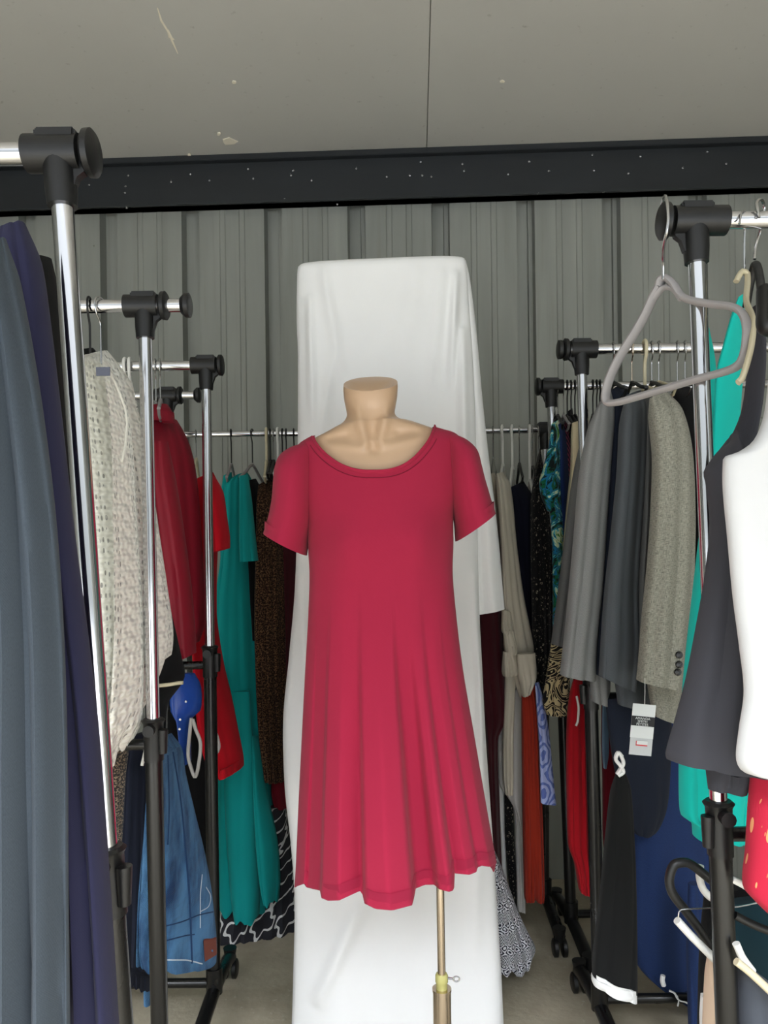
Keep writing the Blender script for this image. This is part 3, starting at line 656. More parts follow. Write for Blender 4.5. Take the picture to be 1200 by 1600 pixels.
jr = G('blue_jeans', 'faded blue denim jeans hanging upside down by the legs, with a brown waistband patch', 'jeans',
  [(242, 1158, 268, 1146, .4), (234, 1180, 284, 1170, .8), (232, 1220, 290, 1210), (228, 1270, 302, 1260), (224, 1330, 318, 1325), (220, 1390, 329, 1380), (217, 1440, 335, 1430), (217, 1490, 339, 1478), (222, 1512, 338, 1503)],
  1.54, 1.72, .06, F_JEAN, nf=3, amp=.014, seed=29, parts=('denim_legs',
  ('rear_leg', [(232, 1200, 244, 1200, .4), (226, 1300, 242, 1290), (217, 1400, 238, 1400), (214, 1480, 236, 1480), (214, 1502, 236, 1505)], 1.60, 1.63, .04, None, dict(nf=2, amp=.006, seed=30)),
  ('hanging_leg_end', [(226, 1490, 240, 1490, .6), (225, 1530, 239, 1530), (226, 1566, 239, 1566)], 1.63, 1.64, .03, None, dict(nf=1, amp=.003, seed=31))))
jb = [c for c in jr.children if c.name.startswith('denim_legs')][0]
M_STITCH = fabric('pale_stitch', (185, 195, 205)); F_JD = fabric('seam_denim', (34, 62, 98), (24, 44, 74), 'denim')
M_LEATHER = fabric('brown_leather', (104, 44, 28), None, None, .6)
for nm, pts, r, mt in (('pocket_stitch', [(316, 1366), (313, 1400), (313, 1450)], .0008, M_STITCH), ('pocket_stitch', [(314, 1424), (326, 1416), (329, 1400), (322, 1386)], .0008, M_STITCH), ('side_seam', [(270, 1175), (282, 1250), (290, 1330), (296, 1400), (300, 1505)], .0022, F_JD),
                       ('side_seam', [(262, 1180), (264, 1260), (262, 1320)], .0018, F_JD), ('waist_seam', [(259, 1447), (285, 1440), (310, 1430), (337, 1424)], .0014, F_JD), ('waist_seam', [(259, 1500), (290, 1500), (316, 1506)], .0013, M_STITCH), ('waist_seam', [(259, 1470), (290, 1462), (304, 1460)], .0014, F_JD)):
    seam(nm, jb, pts, r, mt, parent=jb)
f = surf(jb); q = [f(x, y, .008) for x, y in ((318, 1470), (337, 1467), (338, 1492), (320, 1503))]
if all(q):
    bm = bmesh.new(); v = [bm.verts.new(p) for p in q]; fc = bm.faces.new(v); r = bmesh.ops.extrude_face_region(bm, geom=[fc]); bmesh.ops.translate(bm, vec=(0, .008, 0), verts=[g for g in r['geom'] if isinstance(g, bmesh.types.BMVert)])
    mesh_obj('waist_patch', bm, M_LEATHER, jb, False)
# --- third left rack
br_ = G('satin_blouse', 'burgundy satin blouse with stand collar on the third left rack', 'blouse',
  [(226, 664, 276, 656, .5), (222, 680, 288, 676, .8), (220, 720, 300, 708), (222, 780, 309, 760), (226, 850, 315, 840), (232, 920, 319, 910), (240, 980, 320, 975), (250, 1010, 316, 990), (258, 1024, 312, 1002)], 1.90, 2.05, .06, F_BURG, nf=5, amp=.014, seed=41, parts=('blouse_body',
  ('collar', [(236, 634, 262, 632, .7), (234, 645, 268, 642), (233, 658, 274, 660)], 1.93, 1.97, .05, None, dict(nf=1, amp=.002, seed=42, nrow=10)),
  ('sleeve', [(240, 690, 262, 690, .4), (242, 760, 276, 760), (252, 850, 290, 850), (262, 930, 300, 930), (270, 1000, 305, 990), (278, 1034, 306, 1020)], 1.80, 1.83, .06, None, dict(nf=2, amp=.010, seed=43))))
G('red_dress', 'bright red short-sleeved dress hanging between the burgundy blouse and the teal dress', 'dress',
  [(300, 752, 333, 738, .4), (296, 770, 342, 760, .8), (298, 850, 340, 850), (300, 900, 338, 900), (300, 970, 338, 960), (302, 1040, 348, 1030), (306, 1100, 362, 1090), (312, 1150, 372, 1140), (326, 1200, 380, 1180), (344, 1217, 381, 1196)],
  2.10, 2.2, .07, F_RED, nf=4, amp=.010, seed=44, parts=('dress_body',
  ('sleeve', [(322, 742, 336, 745, .4), (324, 770, 348, 768), (326, 810, 354, 805), (328, 845, 359, 840), (330, 864, 359, 856)], 2.06, 2.1, .06, None, dict(nf=2, amp=.005, seed=45))))
G('white_lining', 'small white garment edge in front of the red dress, beside the third left rack post', 'clothes', [(326, 1135, 334, 1136, .5), (326, 1150, 341, 1150), (326, 1170, 344, 1170), (326, 1186, 335, 1186)], 2.03, 2.03, .03, F_WHITE, nf=1, amp=.001, seed=46)
# blue vinyl bag with a pale loop handle
M_BLUEV = plastic('blue_vinyl', (24, 70, 160), .3); M_STRAP = plastic('pale_strap', (175, 172, 168), .6)
bag = empty('blue_handbag', 'glossy blue vinyl bag with a pale grey loop strap, hanging behind the jeans', 'bag')
loft('bag_shell', [(276, 1052, 304, 1052, .4), (268, 1072, 313, 1070, .8), (266, 1095, 315, 1095), (268, 1112, 312, 1112), (276, 1125, 300, 1122), (280, 1150, 297, 1150), (286, 1195, 297, 1190)], 1.84, 1.88, .05, M_BLUEV, bag, nf=1, amp=.002, seed=47, lip=False)
bm = bmesh.new(); tube(bm, path([P(x, y, 1.825) for x, y in ((299, 1122), (296, 1150), (294, 1180), (298, 1198), (305, 1214), (311, 1190), (313, 1160), (306, 1140), (301, 1124))], 50), .0042, 10); mesh_obj('loop_strap', bm, M_STRAP, bag)
for x, y in ((291, 1096), (282, 1124), (281, 1139)):
    q = surf([c for c in bag.children if c.name.startswith('bag_shell')][0])(x, y, .001)
    if q: bm = bmesh.new(); tube(bm, [q, q+Vector((0, -.003, 0))], .0028, 10); mesh_obj('rivet', bm, M_WIRE, bag)
G('dark_blue_garment', 'dark garment filling the gap between the second and third left racks', 'clothes', [(262, 1110, 330, 1060, .5), (262, 1160, 330, 1160), (275, 1260, 328, 1260), (290, 1340, 328, 1340), (300, 1400, 330, 1400)], 2.14, 2.2, .06, F_BLACK, nf=3, amp=.01, seed=48)
# --- back rack, left of the drape
G('teal_dress', 'long teal short-sleeved dress reaching nearly to the floor on the back rack', 'dress',
  [(366, 745, 386, 738, .4), (352, 760, 392, 748, .8), (350, 820, 394, 810), (345, 880, 398, 880), (336, 950, 402, 940), (336, 1040, 407, 1020), (340, 1150, 414, 1130), (339, 1250, 424, 1230), (338, 1340, 434, 1320), (338, 1395, 437, 1385), (342, 1412, 434, 1404)],
  2.36, 2.44, .12, F_TEAL, nf=3.4, amp=.013, seed=51, hem=.014, parts=('dress_body',
  ('shoulder', [(349, 744, 362, 738, .5), (346, 770, 364, 764), (344, 830, 366, 830), (346, 900, 366, 900)], 2.44, 2.46, .05, None, dict(nf=1, amp=.003, seed=52)),
  ('sleeve', [(374, 744, 388, 742, .4), (374, 790, 393, 780), (374, 840, 398, 830), (375, 878, 403, 876)], 2.28, 2.31, .06, None, dict(nf=2, amp=.006, seed=53)),
  ('skirt_fold', [(394, 1150, 404, 1150, .2), (396, 1240, 416, 1230, .7), (400, 1320, 433, 1310), (406, 1380, 438, 1370), (412, 1410, 436, 1400)], 2.33, 2.37, .07, None, dict(nf=1.5, amp=.01, seed=54, hem=.005)),
  ('skirt_fold', [(350, 1080, 390, 1080, .3), (350, 1200, 398, 1200, .7), (354, 1300, 402, 1300), (362, 1400, 406, 1396), (367, 1434, 405, 1430)], 2.335, 2.345, .09, None, dict(nf=1.6, amp=.010, seed=55, hem=.006, closetop=True))))
G('black_blouse', 'black garment directly right of the teal dress on the back rack', 'clothes', [(386, 752, 400, 748, .4), (384, 780, 410, 770), (388, 880, 412, 870), (395, 1000, 420, 1000)], 2.40, 2.46, .06, F_BLACK, nf=2, amp=.006, seed=56)
G('speckled_dress', 'dark brown speckled dress hanging between the teal dress and the mannequin', 'dress', [(404, 758, 426, 748, .4), (402, 780, 440, 775), (400, 860, 446, 860), (398, 960, 448, 960), (400, 1060, 450, 1060), (405, 1150, 452, 1150), (414, 1218, 454, 1214)], 2.38, 2.46, .10, F_LEOP, nf=4, amp=.012, seed=57)
G('dark_maroon_top', 'dark maroon garment tucked between the speckled dress and the white drape', 'clothes', [(430, 750, 456, 742, .4), (436, 820, 470, 820), (442, 920, 474, 920), (446, 1020, 472, 1020), (446, 1140, 474, 1140)], 2.46, 2.5, .08, F_VEL, nf=2, amp=.008, seed=58)
G('red_lace_top', 'dark red garment end above the trellis print skirt', 'clothes', [(424, 1216, 450, 1200, .5), (424, 1236, 456, 1230), (428, 1262, 456, 1258)], 2.42, 2.46, .06, F_DRED, nf=2, amp=.006, seed=59)
G('trellis_skirt', 'charcoal and white trellis print skirt, its hem spreading below the teal dress', 'skirt', [(420, 1262, 446, 1258, .5), (400, 1310, 452, 1300, .8), (366, 1370, 460, 1350), (345, 1430, 466, 1400), (338, 1475, 468, 1440), (338, 1494, 462, 1462)], 2.38, 2.46, .10, F_TREL, nf=6, amp=.016, seed=60, hem=.012)
# --- back rack, right of the drape
G('velvet_dress', 'dark maroon velvet dress beside the right edge of the white drape', 'dress', [(744, 780, 766, 776, .4), (744, 860, 780, 860), (746, 950, 783, 950), (748, 1060, 790, 1060), (754, 1128, 793, 1120), (758, 1150, 778, 1150), (762, 1260, 780, 1260), (766, 1350, 783, 1350), (772, 1408, 785, 1400)], 2.20, 2.24, .08, F_VEL, nf=3, amp=.010, seed=61)
G('greige_blouse', 'greige silk blouse sleeve next to the white drape, under white hangers', 'blouse', [(764, 742, 772, 738, .4), (762, 760, 780, 758), (764, 850, 788, 850), (768, 960, 792, 950), (778, 1010, 800, 1010), (782, 1050, 806, 1050)], 2.30, 2.34, .08, F_GREIGE, nf=3, amp=.008, seed=62)
G('silk_blouse', 'champagne silk blouse with ruffled cuffs on the back rack, right of the drape', 'blouse', [(776, 740, 786, 738, .4), (776, 760, 797, 758), (782, 850, 807, 850), (785, 930, 818, 930), (790, 990, 828, 980), (796, 1022, 834, 1018), (800, 1050, 826, 1040), (812, 1090, 836, 1072)], 2.20, 2.26, .07, F_SILK, nf=4, amp=.012, seed=63, parts=('blouse_body',
  ('ruffle', [(784, 952, 798, 956, .6), (783, 985, 803, 988), (786, 990, 800, 990)], 2.17, 2.18, .05, None, dict(nf=3, amp=.008, seed=64)),
  ('ruffle', [(786, 985, 803, 985, .6), (788, 1015, 808, 1018), (790, 1024, 806, 1022)], 2.16, 2.17, .05, None, dict(nf=3, amp=.008, seed=65)),
  ('ruffle', [(786, 1018, 805, 1018, .6), (784, 1050, 810, 1052), (786, 1056, 808, 1054)], 2.15, 2.16, .05, None, dict(nf=3, amp=.008, seed=66)),
  ('cuff', [(808, 1022, 836, 1020, .7), (808, 1050, 838, 1045), (812, 1066, 838, 1060), (816, 1088, 828, 1082)], 2.15, 2.17, .05, None, dict(nf=3, amp=.006, seed=67))))
G('cream_stole', 'rolled cream fabric tube hanging below the champagne blouse', 'clothes', [(789, 1054, 806, 1054, .6), (787, 1100, 804, 1100), (785, 1160, 802, 1160), (786, 1220, 802, 1220), (789, 1240, 801, 1240)], 2.2, 2.2, .04, F_SILK, nf=2, amp=.004, seed=68)
G('ink_navy_dress', 'ink navy garment hanging behind the champagne blouse', 'clothes', [(796, 762, 818, 752, .4), (798, 790, 836, 786), (806, 860, 838, 860), (812, 960, 840, 960), (822, 1040, 842, 1040)], 2.40, 2.44, .08, F_INK, nf=2, amp=.006, seed=69)
G('lace_trousers', 'white lace-edged trousers hanging low between velvet dress and rust trousers', 'trousers', [(777, 1125, 816, 1060, .5), (778, 1180, 815, 1160), (780, 1225, 815, 1260), (802, 1260, 817, 1300), (806, 1330, 819, 1340), (808, 1420, 821, 1425)], 2.26, 2.28, .03, F_LACE, nf=3, amp=.006, seed=70)
G('white_underskirt', 'white garment strip below the maroon velvet dress', 'clothes', [(776, 1130, 790, 1130, .5), (779, 1250, 790, 1250), (783, 1330, 791, 1330), (784, 1392, 792, 1392)], 2.30, 2.31, .03, F_WHITE, nf=1, amp=.002, seed=71)
G('black_leggings', 'black garment strip between the two white strips by the drape', 'clothes', [(788, 1230, 802, 1230, .5), (789, 1300, 803, 1300), (795, 1380, 807, 1380), (800, 1430, 809, 1425)], 2.27, 2.28, .03, F_BLOS, nf=2, amp=.003, seed=72)
G('rust_trousers', 'rust red trousers hanging on the back rack', 'trousers', [(815, 1085, 836, 1070, .5), (815, 1120, 841, 1110), (816, 1200, 844, 1200), (817, 1300, 848, 1300), (819, 1400, 850, 1400), (820, 1404, 849, 1404)], 2.16, 2.18, .05, F_RUST, nf=5, amp=.014, seed=73, hem=.004)
G('aztec_skirt', 'white and navy aztec print skirt with frayed hem beside the white drape', 'skirt', [(772, 1330, 777, 1338, .5), (768, 1360, 790, 1370), (768, 1400, 808, 1420), (772, 1450, 826, 1460), (776, 1490, 836, 1482), (780, 1518, 832, 1500)], 2.08, 2.14, .08, F_AZT, nf=4, amp=.012, seed=74, hem=.01)
G('blossom_dress', 'black dress with tiny pale blossoms hanging left of the jungle print shirt', 'dress', [(834, 752, 844, 700, .4), (830, 790, 852, 760), (830, 880, 862, 860), (832, 960, 864, 960), (832, 1030, 866, 1020), (828, 1048, 864, 1060), (838, 1070, 862, 1090), (846, 1092, 858, 1100)], 2.30, 2.36, .09, F_BLOS, nf=4, amp=.012, seed=75)
# --- third right rack
G('jungle_shirt', 'teal and green jungle print shirt on the third right rack', 'shirt', [(862, 662, 872, 656, .4), (858, 700, 875, 690), (856, 760, 876, 760), (862, 830, 880, 830), (864, 900, 880, 900), (864, 980, 878, 980), (864, 1030, 876, 1030)], 2.16, 2.22, .05, F_JUNG, nf=3, amp=.006, seed=81, parts=('shirt_body',
  ('sleeve', [(856, 702, 868, 698, .4), (848, 735, 870, 720), (843, 752, 872, 760), (846, 775, 874, 790), (856, 798, 868, 800)], 2.12, 2.15, .05, None, dict(nf=2, amp=.006, seed=82))))
G('royal_blue_top', 'royal blue garment right of the jungle print shirt', 'clothes', [(872, 664, 880, 656, .4), (872, 700, 884, 690), (874, 760, 888, 760), (876, 800, 886, 800), (876, 860, 884, 860)], 2.2, 2.26, .05, F_RBLUE, nf=2, amp=.003, seed=83)
G('pink_stripe_top', 'dark top with pink stripes hanging next to the royal blue garment', 'clothes', [(879, 662, 886, 658, .4), (880, 690, 890, 690), (882, 750, 892, 750), (883, 800, 892, 800)], 2.24, 2.3, .04, F_PST, nf=2, amp=.002, seed=84)
G('black_thin_top', 'narrow black garment between the pink striped top and the cream blouse', 'clothes', [(888, 642, 894, 638, .5), (888, 700, 900, 700), (886, 800, 900, 800), (884, 880, 900, 880)], 2.28, 2.34, .04, F_BLACK, nf=1, amp=.002, seed=85)
G('cream_blouse', 'cream blouse with button hanging beside the chrome post of the blazer rack', 'blouse', [(894, 661, 909, 657, .5), (893, 680, 910, 676), (892, 730, 908, 730), (886, 790, 904, 790), (882, 840, 900, 840), (879, 890, 896, 890), (878, 908, 890, 908)], 2.16, 2.22, .05, F_CREAM, nf=2, amp=.005, seed=86)
G('rust_thin_top', 'thin rust coloured garment edge left of the cream blouse', 'clothes', [(878, 800, 884, 795, .5), (876, 860, 888, 860), (874, 930, 890, 930), (874, 960, 888, 960)], 2.25, 2.28, .03, F_RUST, nf=1, amp=.001, seed=87)
G('paisley_skirt', 'black and beige paisley print skirt below the dark grey blazer', 'skirt', [(862, 1000, 884, 996, .5), (858, 1030, 890, 1030), (852, 1070, 890, 1060), (848, 1096, 890, 1090), (854, 1116, 888, 1118)], 2.12, 2.16, .05, F_PAIS, nf=3, amp=.006, seed=88)
G('blue_diamond_scarf', 'pale blue diamond print garment hanging beside the rust trousers', 'clothes', [(836, 1068, 842, 1066, .4), (838, 1100, 850, 1098), (842, 1160, 858, 1150), (844, 1220, 864, 1210), (845, 1254, 869, 1256)], 2.13, 2.16, .03, F_BDIA, nf=2, amp=.004, seed=89)
G('red_trousers', 'bright red trousers hanging under the mid grey blazer', 'trousers', [(896, 1062, 908, 1058, .4), (890, 1090, 918, 1080), (886, 1130, 922, 1120), (885, 1190, 924, 1180), (886, 1260, 927, 1260), (888, 1320, 928, 1320), (898, 1350, 928, 1360), (906, 1392, 926, 1394)], 2.08, 2.12, .06, F_CRIM, nf=4, amp=.012, seed=90)
bm = bmesh.new(); tube(bm, path([P(901, 1088, 2.03), P(904, 1105, 2.02), P(903, 1125, 2.03), P(900, 1134, 2.03)], 14), .005, 10, True, (1, .6)); o = mesh_obj('hanger_end', bm, M_WHITEPL); tag(o, 'white curved plastic hanger end lying against the red trousers', 'hanger')
G('white_slip', 'thin white garment edge between the red trousers and the black lower post', 'clothes', [(921, 1130, 926, 1130, .5), (923, 1200, 929, 1200), (925, 1320, 931, 1320), (924, 1394, 931, 1394)], 2.14, 2.15, .02, F_WHITE, nf=1, amp=.001, seed=91)
G('dark_red_garment', 'dark red garment behind the black lower post of the blazer rack', 'clothes', [(940, 1095, 962, 1090, .5), (940, 1160, 968, 1150), (942, 1220, 975, 1200), (942, 1300, 972, 1290), (945, 1340, 965, 1330)], 2.10, 2.14, .05, F_DRED, nf=2, amp=.006, seed=92)
G('pale_blue_garment', 'pale blue narrow garment hanging in front of the dark red one', 'clothes', [(942, 1082, 950, 1080, .5), (941, 1130, 950, 1130), (941, 1172, 951, 1175), (943, 1200, 947, 1200)], 1.98, 2.0, .02, F_LBLUE, nf=1, amp=.001, seed=93)

# --- blazer rack (second right)
def blazer(label, rows, dL, dR, T, mat, seed, tail=None, tailmat=None):
    parts = ['sleeve']
    if tail: parts.append(('body', tail, dL+.08, dR+.08, T*.7, tailmat, dict(nf=2, amp=.006, seed=seed+50)))
    return G('blazer', label, 'blazer', rows, dL, dR, T, mat, 'blazers on the second right rack', tuple(parts), nf=2.5, amp=.009, seed=seed)
blazer('dark grey blazer sleeve furthest left on the blazer rack', [(925, 655, 940, 625, .4), (908, 690, 940, 680), (893, 760, 932, 760), (882, 850, 918, 850), (872, 930, 905, 930), (862, 1006, 892, 1013)], 1.92, 1.95, .06, F_DG, 101)
blazer('mid grey wool blazer with the widest sleeve, second from the left on its rack', [(932, 640, 952, 605, .4), (920, 668, 958, 640, .9), (906, 740, 953, 720), (898, 830, 946, 820), (890, 920, 940, 920), (882, 1000, 932, 1000), (876, 1054, 930, 1062)], 1.76, 1.82, .08, F_MG, 102,
       [(920, 1000, 950, 1000, .8), (922, 1060, 952, 1060), (925, 1095, 951, 1103)])
blazer('black-navy blazer shown as a narrow strip right of the mid grey blazer', [(952, 612, 968, 600, .4), (950, 640, 984, 625), (948, 760, 975, 760), (940, 860, 965, 860), (932, 960, 955, 960), (925, 1050, 945, 1060)], 1.82, 1.86, .07, F_NVY, 103)
blazer('charcoal blazer in the middle of the blazer rack', [(978, 618, 1000, 610, .4), (970, 660, 1008, 640), (965, 740, 1006, 730), (956, 830, 1000, 820), (946, 920, 994, 920), (940, 1000, 996, 1000), (937, 1056, 990, 1080)], 1.74, 1.80, .08, F_CH, 104,
       [(958, 1020, 1020, 1000, .8), (962, 1070, 1022, 1070), (966, 1100, 1018, 1112)])
blazer('dark charcoal blazer shown as a strip left of the tweed blazer', [(998, 618, 1014, 612, .4), (1000, 650, 1026, 640), (1002, 720, 1024, 720), (1002, 800, 1018, 800), (996, 900, 1012, 900), (992, 1000, 1006, 1000)], 1.78, 1.82, .06, F_DG, 105)
tw = blazer('grey tweed blazer with three dark sleeve buttons', [(1016, 622, 1040, 612, .4), (1016, 650, 1062, 640, .9), (1022, 710, 1077, 700), (1020, 790, 1082, 790), (1014, 880, 1081, 880), (1006, 960, 1077, 960), (1000, 1040, 1072, 1040), (998, 1064, 1067, 1076)], 1.66, 1.72, .09, F_TW, 106,
       [(1010, 1030, 1064, 1020, .8), (1014, 1080, 1066, 1080), (1022, 1118, 1058, 1130)])
f = surf([c for c in tw.children if c.name.startswith('sleeve')][0]); M_BTN = plastic('dark_button', (14, 14, 16), .3)
for x, y in ((1061, 1023), (1061, 1038), (1059, 1050)):
    q = f(x, y, .001)
    if q: bm = bmesh.new(); tube(bm, [q, q+Vector((-.001, -.003, 0)), q+Vector((-.0015, -.005, 0)), q+Vector((-.001, -.004, 0))], [.0075, .0078, .006, .003], 18); mesh_obj('button', bm, M_BTN, tw)
G('black_jacket', 'black jacket shoulder right of the tweed blazer, behind the nearest right post', 'clothes', [(1050, 612, 1078, 600, .4), (1058, 640, 1108, 620), (1070, 720, 1120, 720), (1082, 850, 1125, 850), (1082, 1000, 1130, 1000)], 1.80, 1.86, .07, F_BLACK, nf=2, amp=.006, seed=107)
G('navy_trousers', 'dark navy trousers hanging below the blazers behind the price tag', 'trousers', [(946, 1092, 1040, 1080, .5), (952, 1150, 1048, 1130), (962, 1210, 1046, 1200), (978, 1260, 1040, 1260), (984, 1290, 1026, 1294), (990, 1300, 1014, 1302)], 1.86, 1.92, .06, F_NVY, nf=3, amp=.008, seed=108)
G('navy_denim_skirt', 'long navy denim skirt with a torn white hem at lower right', 'skirt', [(1000, 1120, 1090, 1100, .5), (992, 1220, 1120, 1200), (988, 1330, 1130, 1330), (986, 1430, 1130, 1430), (992, 1500, 1130, 1540), (1020, 1532, 1140, 1580), (1070, 1562, 1150, 1610)], 1.92, 2.02, .09, F_DENIMN, nf=3, amp=.014, seed=109, parts=('skirt_body',
  ('side_panel', [(1076, 1380, 1100, 1380, .5), (1074, 1460, 1104, 1460), (1076, 1560, 1110, 1580), (1078, 1620, 1120, 1630)], 1.80, 1.82, .05, None, dict(nf=2, amp=.008, seed=110))))
bp = G('black_capri_trousers', 'black trousers with a white trim band at the hem, hanging low at right', 'trousers', [(964, 1206, 974, 1200, .4), (955, 1240, 984, 1230), (946, 1320, 990, 1310), (938, 1400, 993, 1390), (930, 1470, 994, 1460), (926, 1530, 994, 1548), (928, 1536, 992, 1556)], 1.64, 1.66, .05, fabric('black_crepe', (18, 19, 20)), nf=2, amp=.010, seed=111, parts=('legs',
  ('white_trim', [(925, 1524, 994, 1543, 1), (925, 1528, 994, 1552, 1.02), (926, 1536, 993, 1561, 1)], 1.638, 1.655, .056, F_WHITE, dict(nf=2, amp=.009, seed=111, nrow=14))))
bm = bmesh.new()
for pts in ([(972, 1182), (966, 1176), (962, 1186), (969, 1196), (974, 1206), (966, 1212)], [(970, 1180), (974, 1192), (968, 1204), (964, 1210)]):
    tube(bm, path([P(x, y, 1.62) for x, y in pts], 24), .0065, 8, True, (1, .6))
o = mesh_obj('white_tie', bm, F_WHITE); tag(o, 'small knotted white fabric tie above the black trimmed trousers', 'tie')
# torn threads on the skirt
bm = bmesh.new()
for pts, r in (([(1036, 1524), (1035, 1532), (1037, 1540)], .006), ([(1046, 1548), (1054, 1552), (1060, 1562), (1072, 1566), (1082, 1573)], .0025), ([(1058, 1556), (1060, 1566), (1059, 1572)], .002)):
    tube(bm, path([P(x, y, 1.87) for x, y in pts], 16), r, 8)
sk = [o for o in bpy.data.objects if o.name == 'navy_denim_skirt'][0]; mesh_obj('frayed_edge', bm, F_WHITE, sk)

# price tag
tagr = empty('swing_tag', 'white cardboard swing tag with black name band hanging by the tweed blazer', 'tag')
td = 1.62; O = P(1002, 1140, td); s = td/F
M_CARD = plastic('card_white', (226, 230, 232), .6); M_CARD2 = plastic('card_pale', (200, 204, 208), .5); M_BAND = plastic('card_black', (22, 22, 30), .5); M_PINK = plastic('sticker_red', (214, 70, 80), .5)
tilt = Matrix.Rotation(math.radians(-6), 4, 'Y') if False else Matrix.Rotation(math.radians(6), 4, 'Y')
def card(nm, x0, y0, x1, y1, dy, mat, th=.0008):
    bm = bmesh.new(); box(bm, ((x0-1002)*s, -dy-th, (1140-y1)*s), ((x1-1002)*s, -dy, (1140-y0)*s))
    o = mesh_obj(nm, bm, mat, tagr, False); return o
card('back_card', 986, 1140, 1021, 1180, 0, M_CARD2); card('front_card', 985, 1100, 1021, 1153, .001, M_CARD); card('name_band', 985, 1119, 1021, 1134, .0019, M_BAND); card('price_sticker', 995, 1158, 1013, 1165, .0019, M_PINK); card('price_sticker', 996, 1157, 1013, 1163, .0028, M_CARD)
for k, (tx, sz) in enumerate((('AMANDA', 5.4), ('SMITH', 5.4), ('PETITES', 5.4))):
    cu = bpy.data.curves.new('t', 'FONT'); cu.body = tx; cu.size = sz*s; cu.align_x = 'CENTER'; cu.extrude = .0001
    to = bpy.data.objects.new('t', cu); C.objects.link(to); me = bpy.data.meshes.new_from_object(to); bpy.data.objects.remove(to)
    me.transform(Matrix.Translation((0, -.0031, (1140-(1124+k*4.6))*s-.0)) @ Matrix.Rotation(PI/2, 4, 'X'))
    me.materials.append(M_CARD); o = bpy.data.objects.new('lettering', me); C.objects.link(o); o.parent = tagr
bm = bmesh.new(); tube(bm, [(.002, -.0015, 38*s), (0, -.001, 60*s), (.001, .01, 80*s)], .0006, 6); mesh_obj('string', bm, M_WHITEPL, tagr)
tagr.matrix_world = Matrix.Translation(O) @ tilt

# --- nearest right rack
tq = G('turquoise_top', 'turquoise top with deep neckline hanging on the nearest right rack', 'top',
  [(1118, 700, 1150, 640, .4), (1104, 760, 1165, 760), (1094, 850, 1165, 850), (1082, 950, 1165, 950), (1072, 1040, 1165, 1040), (1064, 1140, 1170, 1140), (1062, 1230, 1180, 1230), (1064, 1272, 1175, 1270), (1082, 1286, 1170, 1290), (1084, 1306, 1168, 1312)], 1.28, 1.34, .07, F_TURQ, nf=4, amp=.010, seed=121, parts=('top_body',
  ('strap', [(1154, 464, 1166, 456, .5), (1144, 490, 1172, 476), (1130, 540, 1164, 520), (1120, 580, 1160, 590), (1116, 640, 1156, 650), (1112, 720, 1154, 730), (1106, 790, 1150, 800)], 1.26, 1.3, .02, None, dict(nf=1, amp=.002, seed=122)),
  ('strap', [(1103, 520, 1107, 512, .5), (1104, 560, 1116, 562), (1104, 640, 1122, 640), (1104, 760, 1122, 760)], 1.38, 1.40, .02, None, dict(nf=1, amp=.001, seed=123))))
G('charcoal_tank', 'charcoal tank top with flared hem hanging left of the white tank top', 'top',
  [(1136, 692, 1150, 672, .4), (1118, 712, 1160, 700), (1101, 737, 1180, 737), (1104, 755, 1190, 755), (1110, 820, 1190, 820), (1102, 900, 1195, 900), (1088, 980, 1195, 980), (1072, 1060, 1200, 1060), (1056, 1120, 1200, 1120), (1040, 1176, 1200, 1196), (1042, 1186, 1200, 1216)], 1.07, 1.04, .04, F_CHJ, nf=3, amp=.010, seed=124, parts=('tank_body',
  ('strap', [(1176, 480, 1190, 470, .5), (1170, 560, 1196, 540), (1160, 640, 1192, 620), (1140, 690, 1180, 690), (1122, 730, 1170, 740)], 1.14, 1.12, .02, None, dict(nf=1, amp=.002, seed=125)),
  ('lining', [(1096, 1150, 1190, 1150, .8), (1102, 1200, 1180, 1205), (1106, 1232, 1168, 1243)], 1.085, 1.065, .02, None, dict(nf=2, amp=.006, seed=126))))
G('white_tank', 'bright white tank top at the right edge of the picture', 'top',
  [(1206, 540, 1240, 540, .5), (1201, 600, 1270, 600), (1194, 650, 1285, 650), (1178, 688, 1290, 685), (1154, 706, 1290, 700), (1130, 716, 1290, 714), (1129, 760, 1290, 760), (1136, 840, 1290, 840), (1144, 930, 1290, 930), (1154, 1010, 1290, 1010), (1161, 1080, 1290, 1080), (1153, 1140, 1290, 1140), (1149, 1185, 1290, 1190), (1158, 1204, 1290, 1212), (1174, 1210, 1290, 1219)], .98, .98, .035, fabric('white_rib', (205, 205, 206)), nf=2, amp=.010, seed=127)
G('leaf_print_garment', 'coral red garment with yellow leaf print below the white tank top', 'clothes', [(1174, 1200, 1290, 1200, .6), (1170, 1260, 1290, 1260), (1166, 1330, 1290, 1330), (1162, 1385, 1290, 1385), (1176, 1404, 1290, 1410), (1196, 1424, 1290, 1430)], 1.05, 1.05, .05, F_LEAF, nf=2, amp=.010, seed=129)
G('white_sleeve_garment', 'white garment strip against the nearest right chrome post', 'clothes', [(1098, 700, 1110, 700, .5), (1098, 800, 1112, 800), (1100, 900, 1112, 900)], 1.30, 1.30, .02, F_WHITE, nf=1, amp=.001, seed=130) if False else None
G('dark_teal_trousers', 'dark teal trousers behind the stacked hangers at lower right', 'trousers', [(1130, 1410, 1260, 1400, .5), (1135, 1480, 1260, 1480), (1150, 1560, 1260, 1560), (1160, 1640, 1260, 1640)], 1.40, 1.36, .06, F_DTEAL, nf=2, amp=.01, seed=131)
G('grey_twill_trousers', 'dark grey twill trousers at the lower right corner', 'trousers', [(1142, 1512, 1170, 1510, .5), (1138, 1540, 1230, 1560), (1140, 1600, 1250, 1610), (1142, 1660, 1250, 1660)], 1.16, 1.12, .06, F_GREYT, nf=2, amp=.008, seed=132)
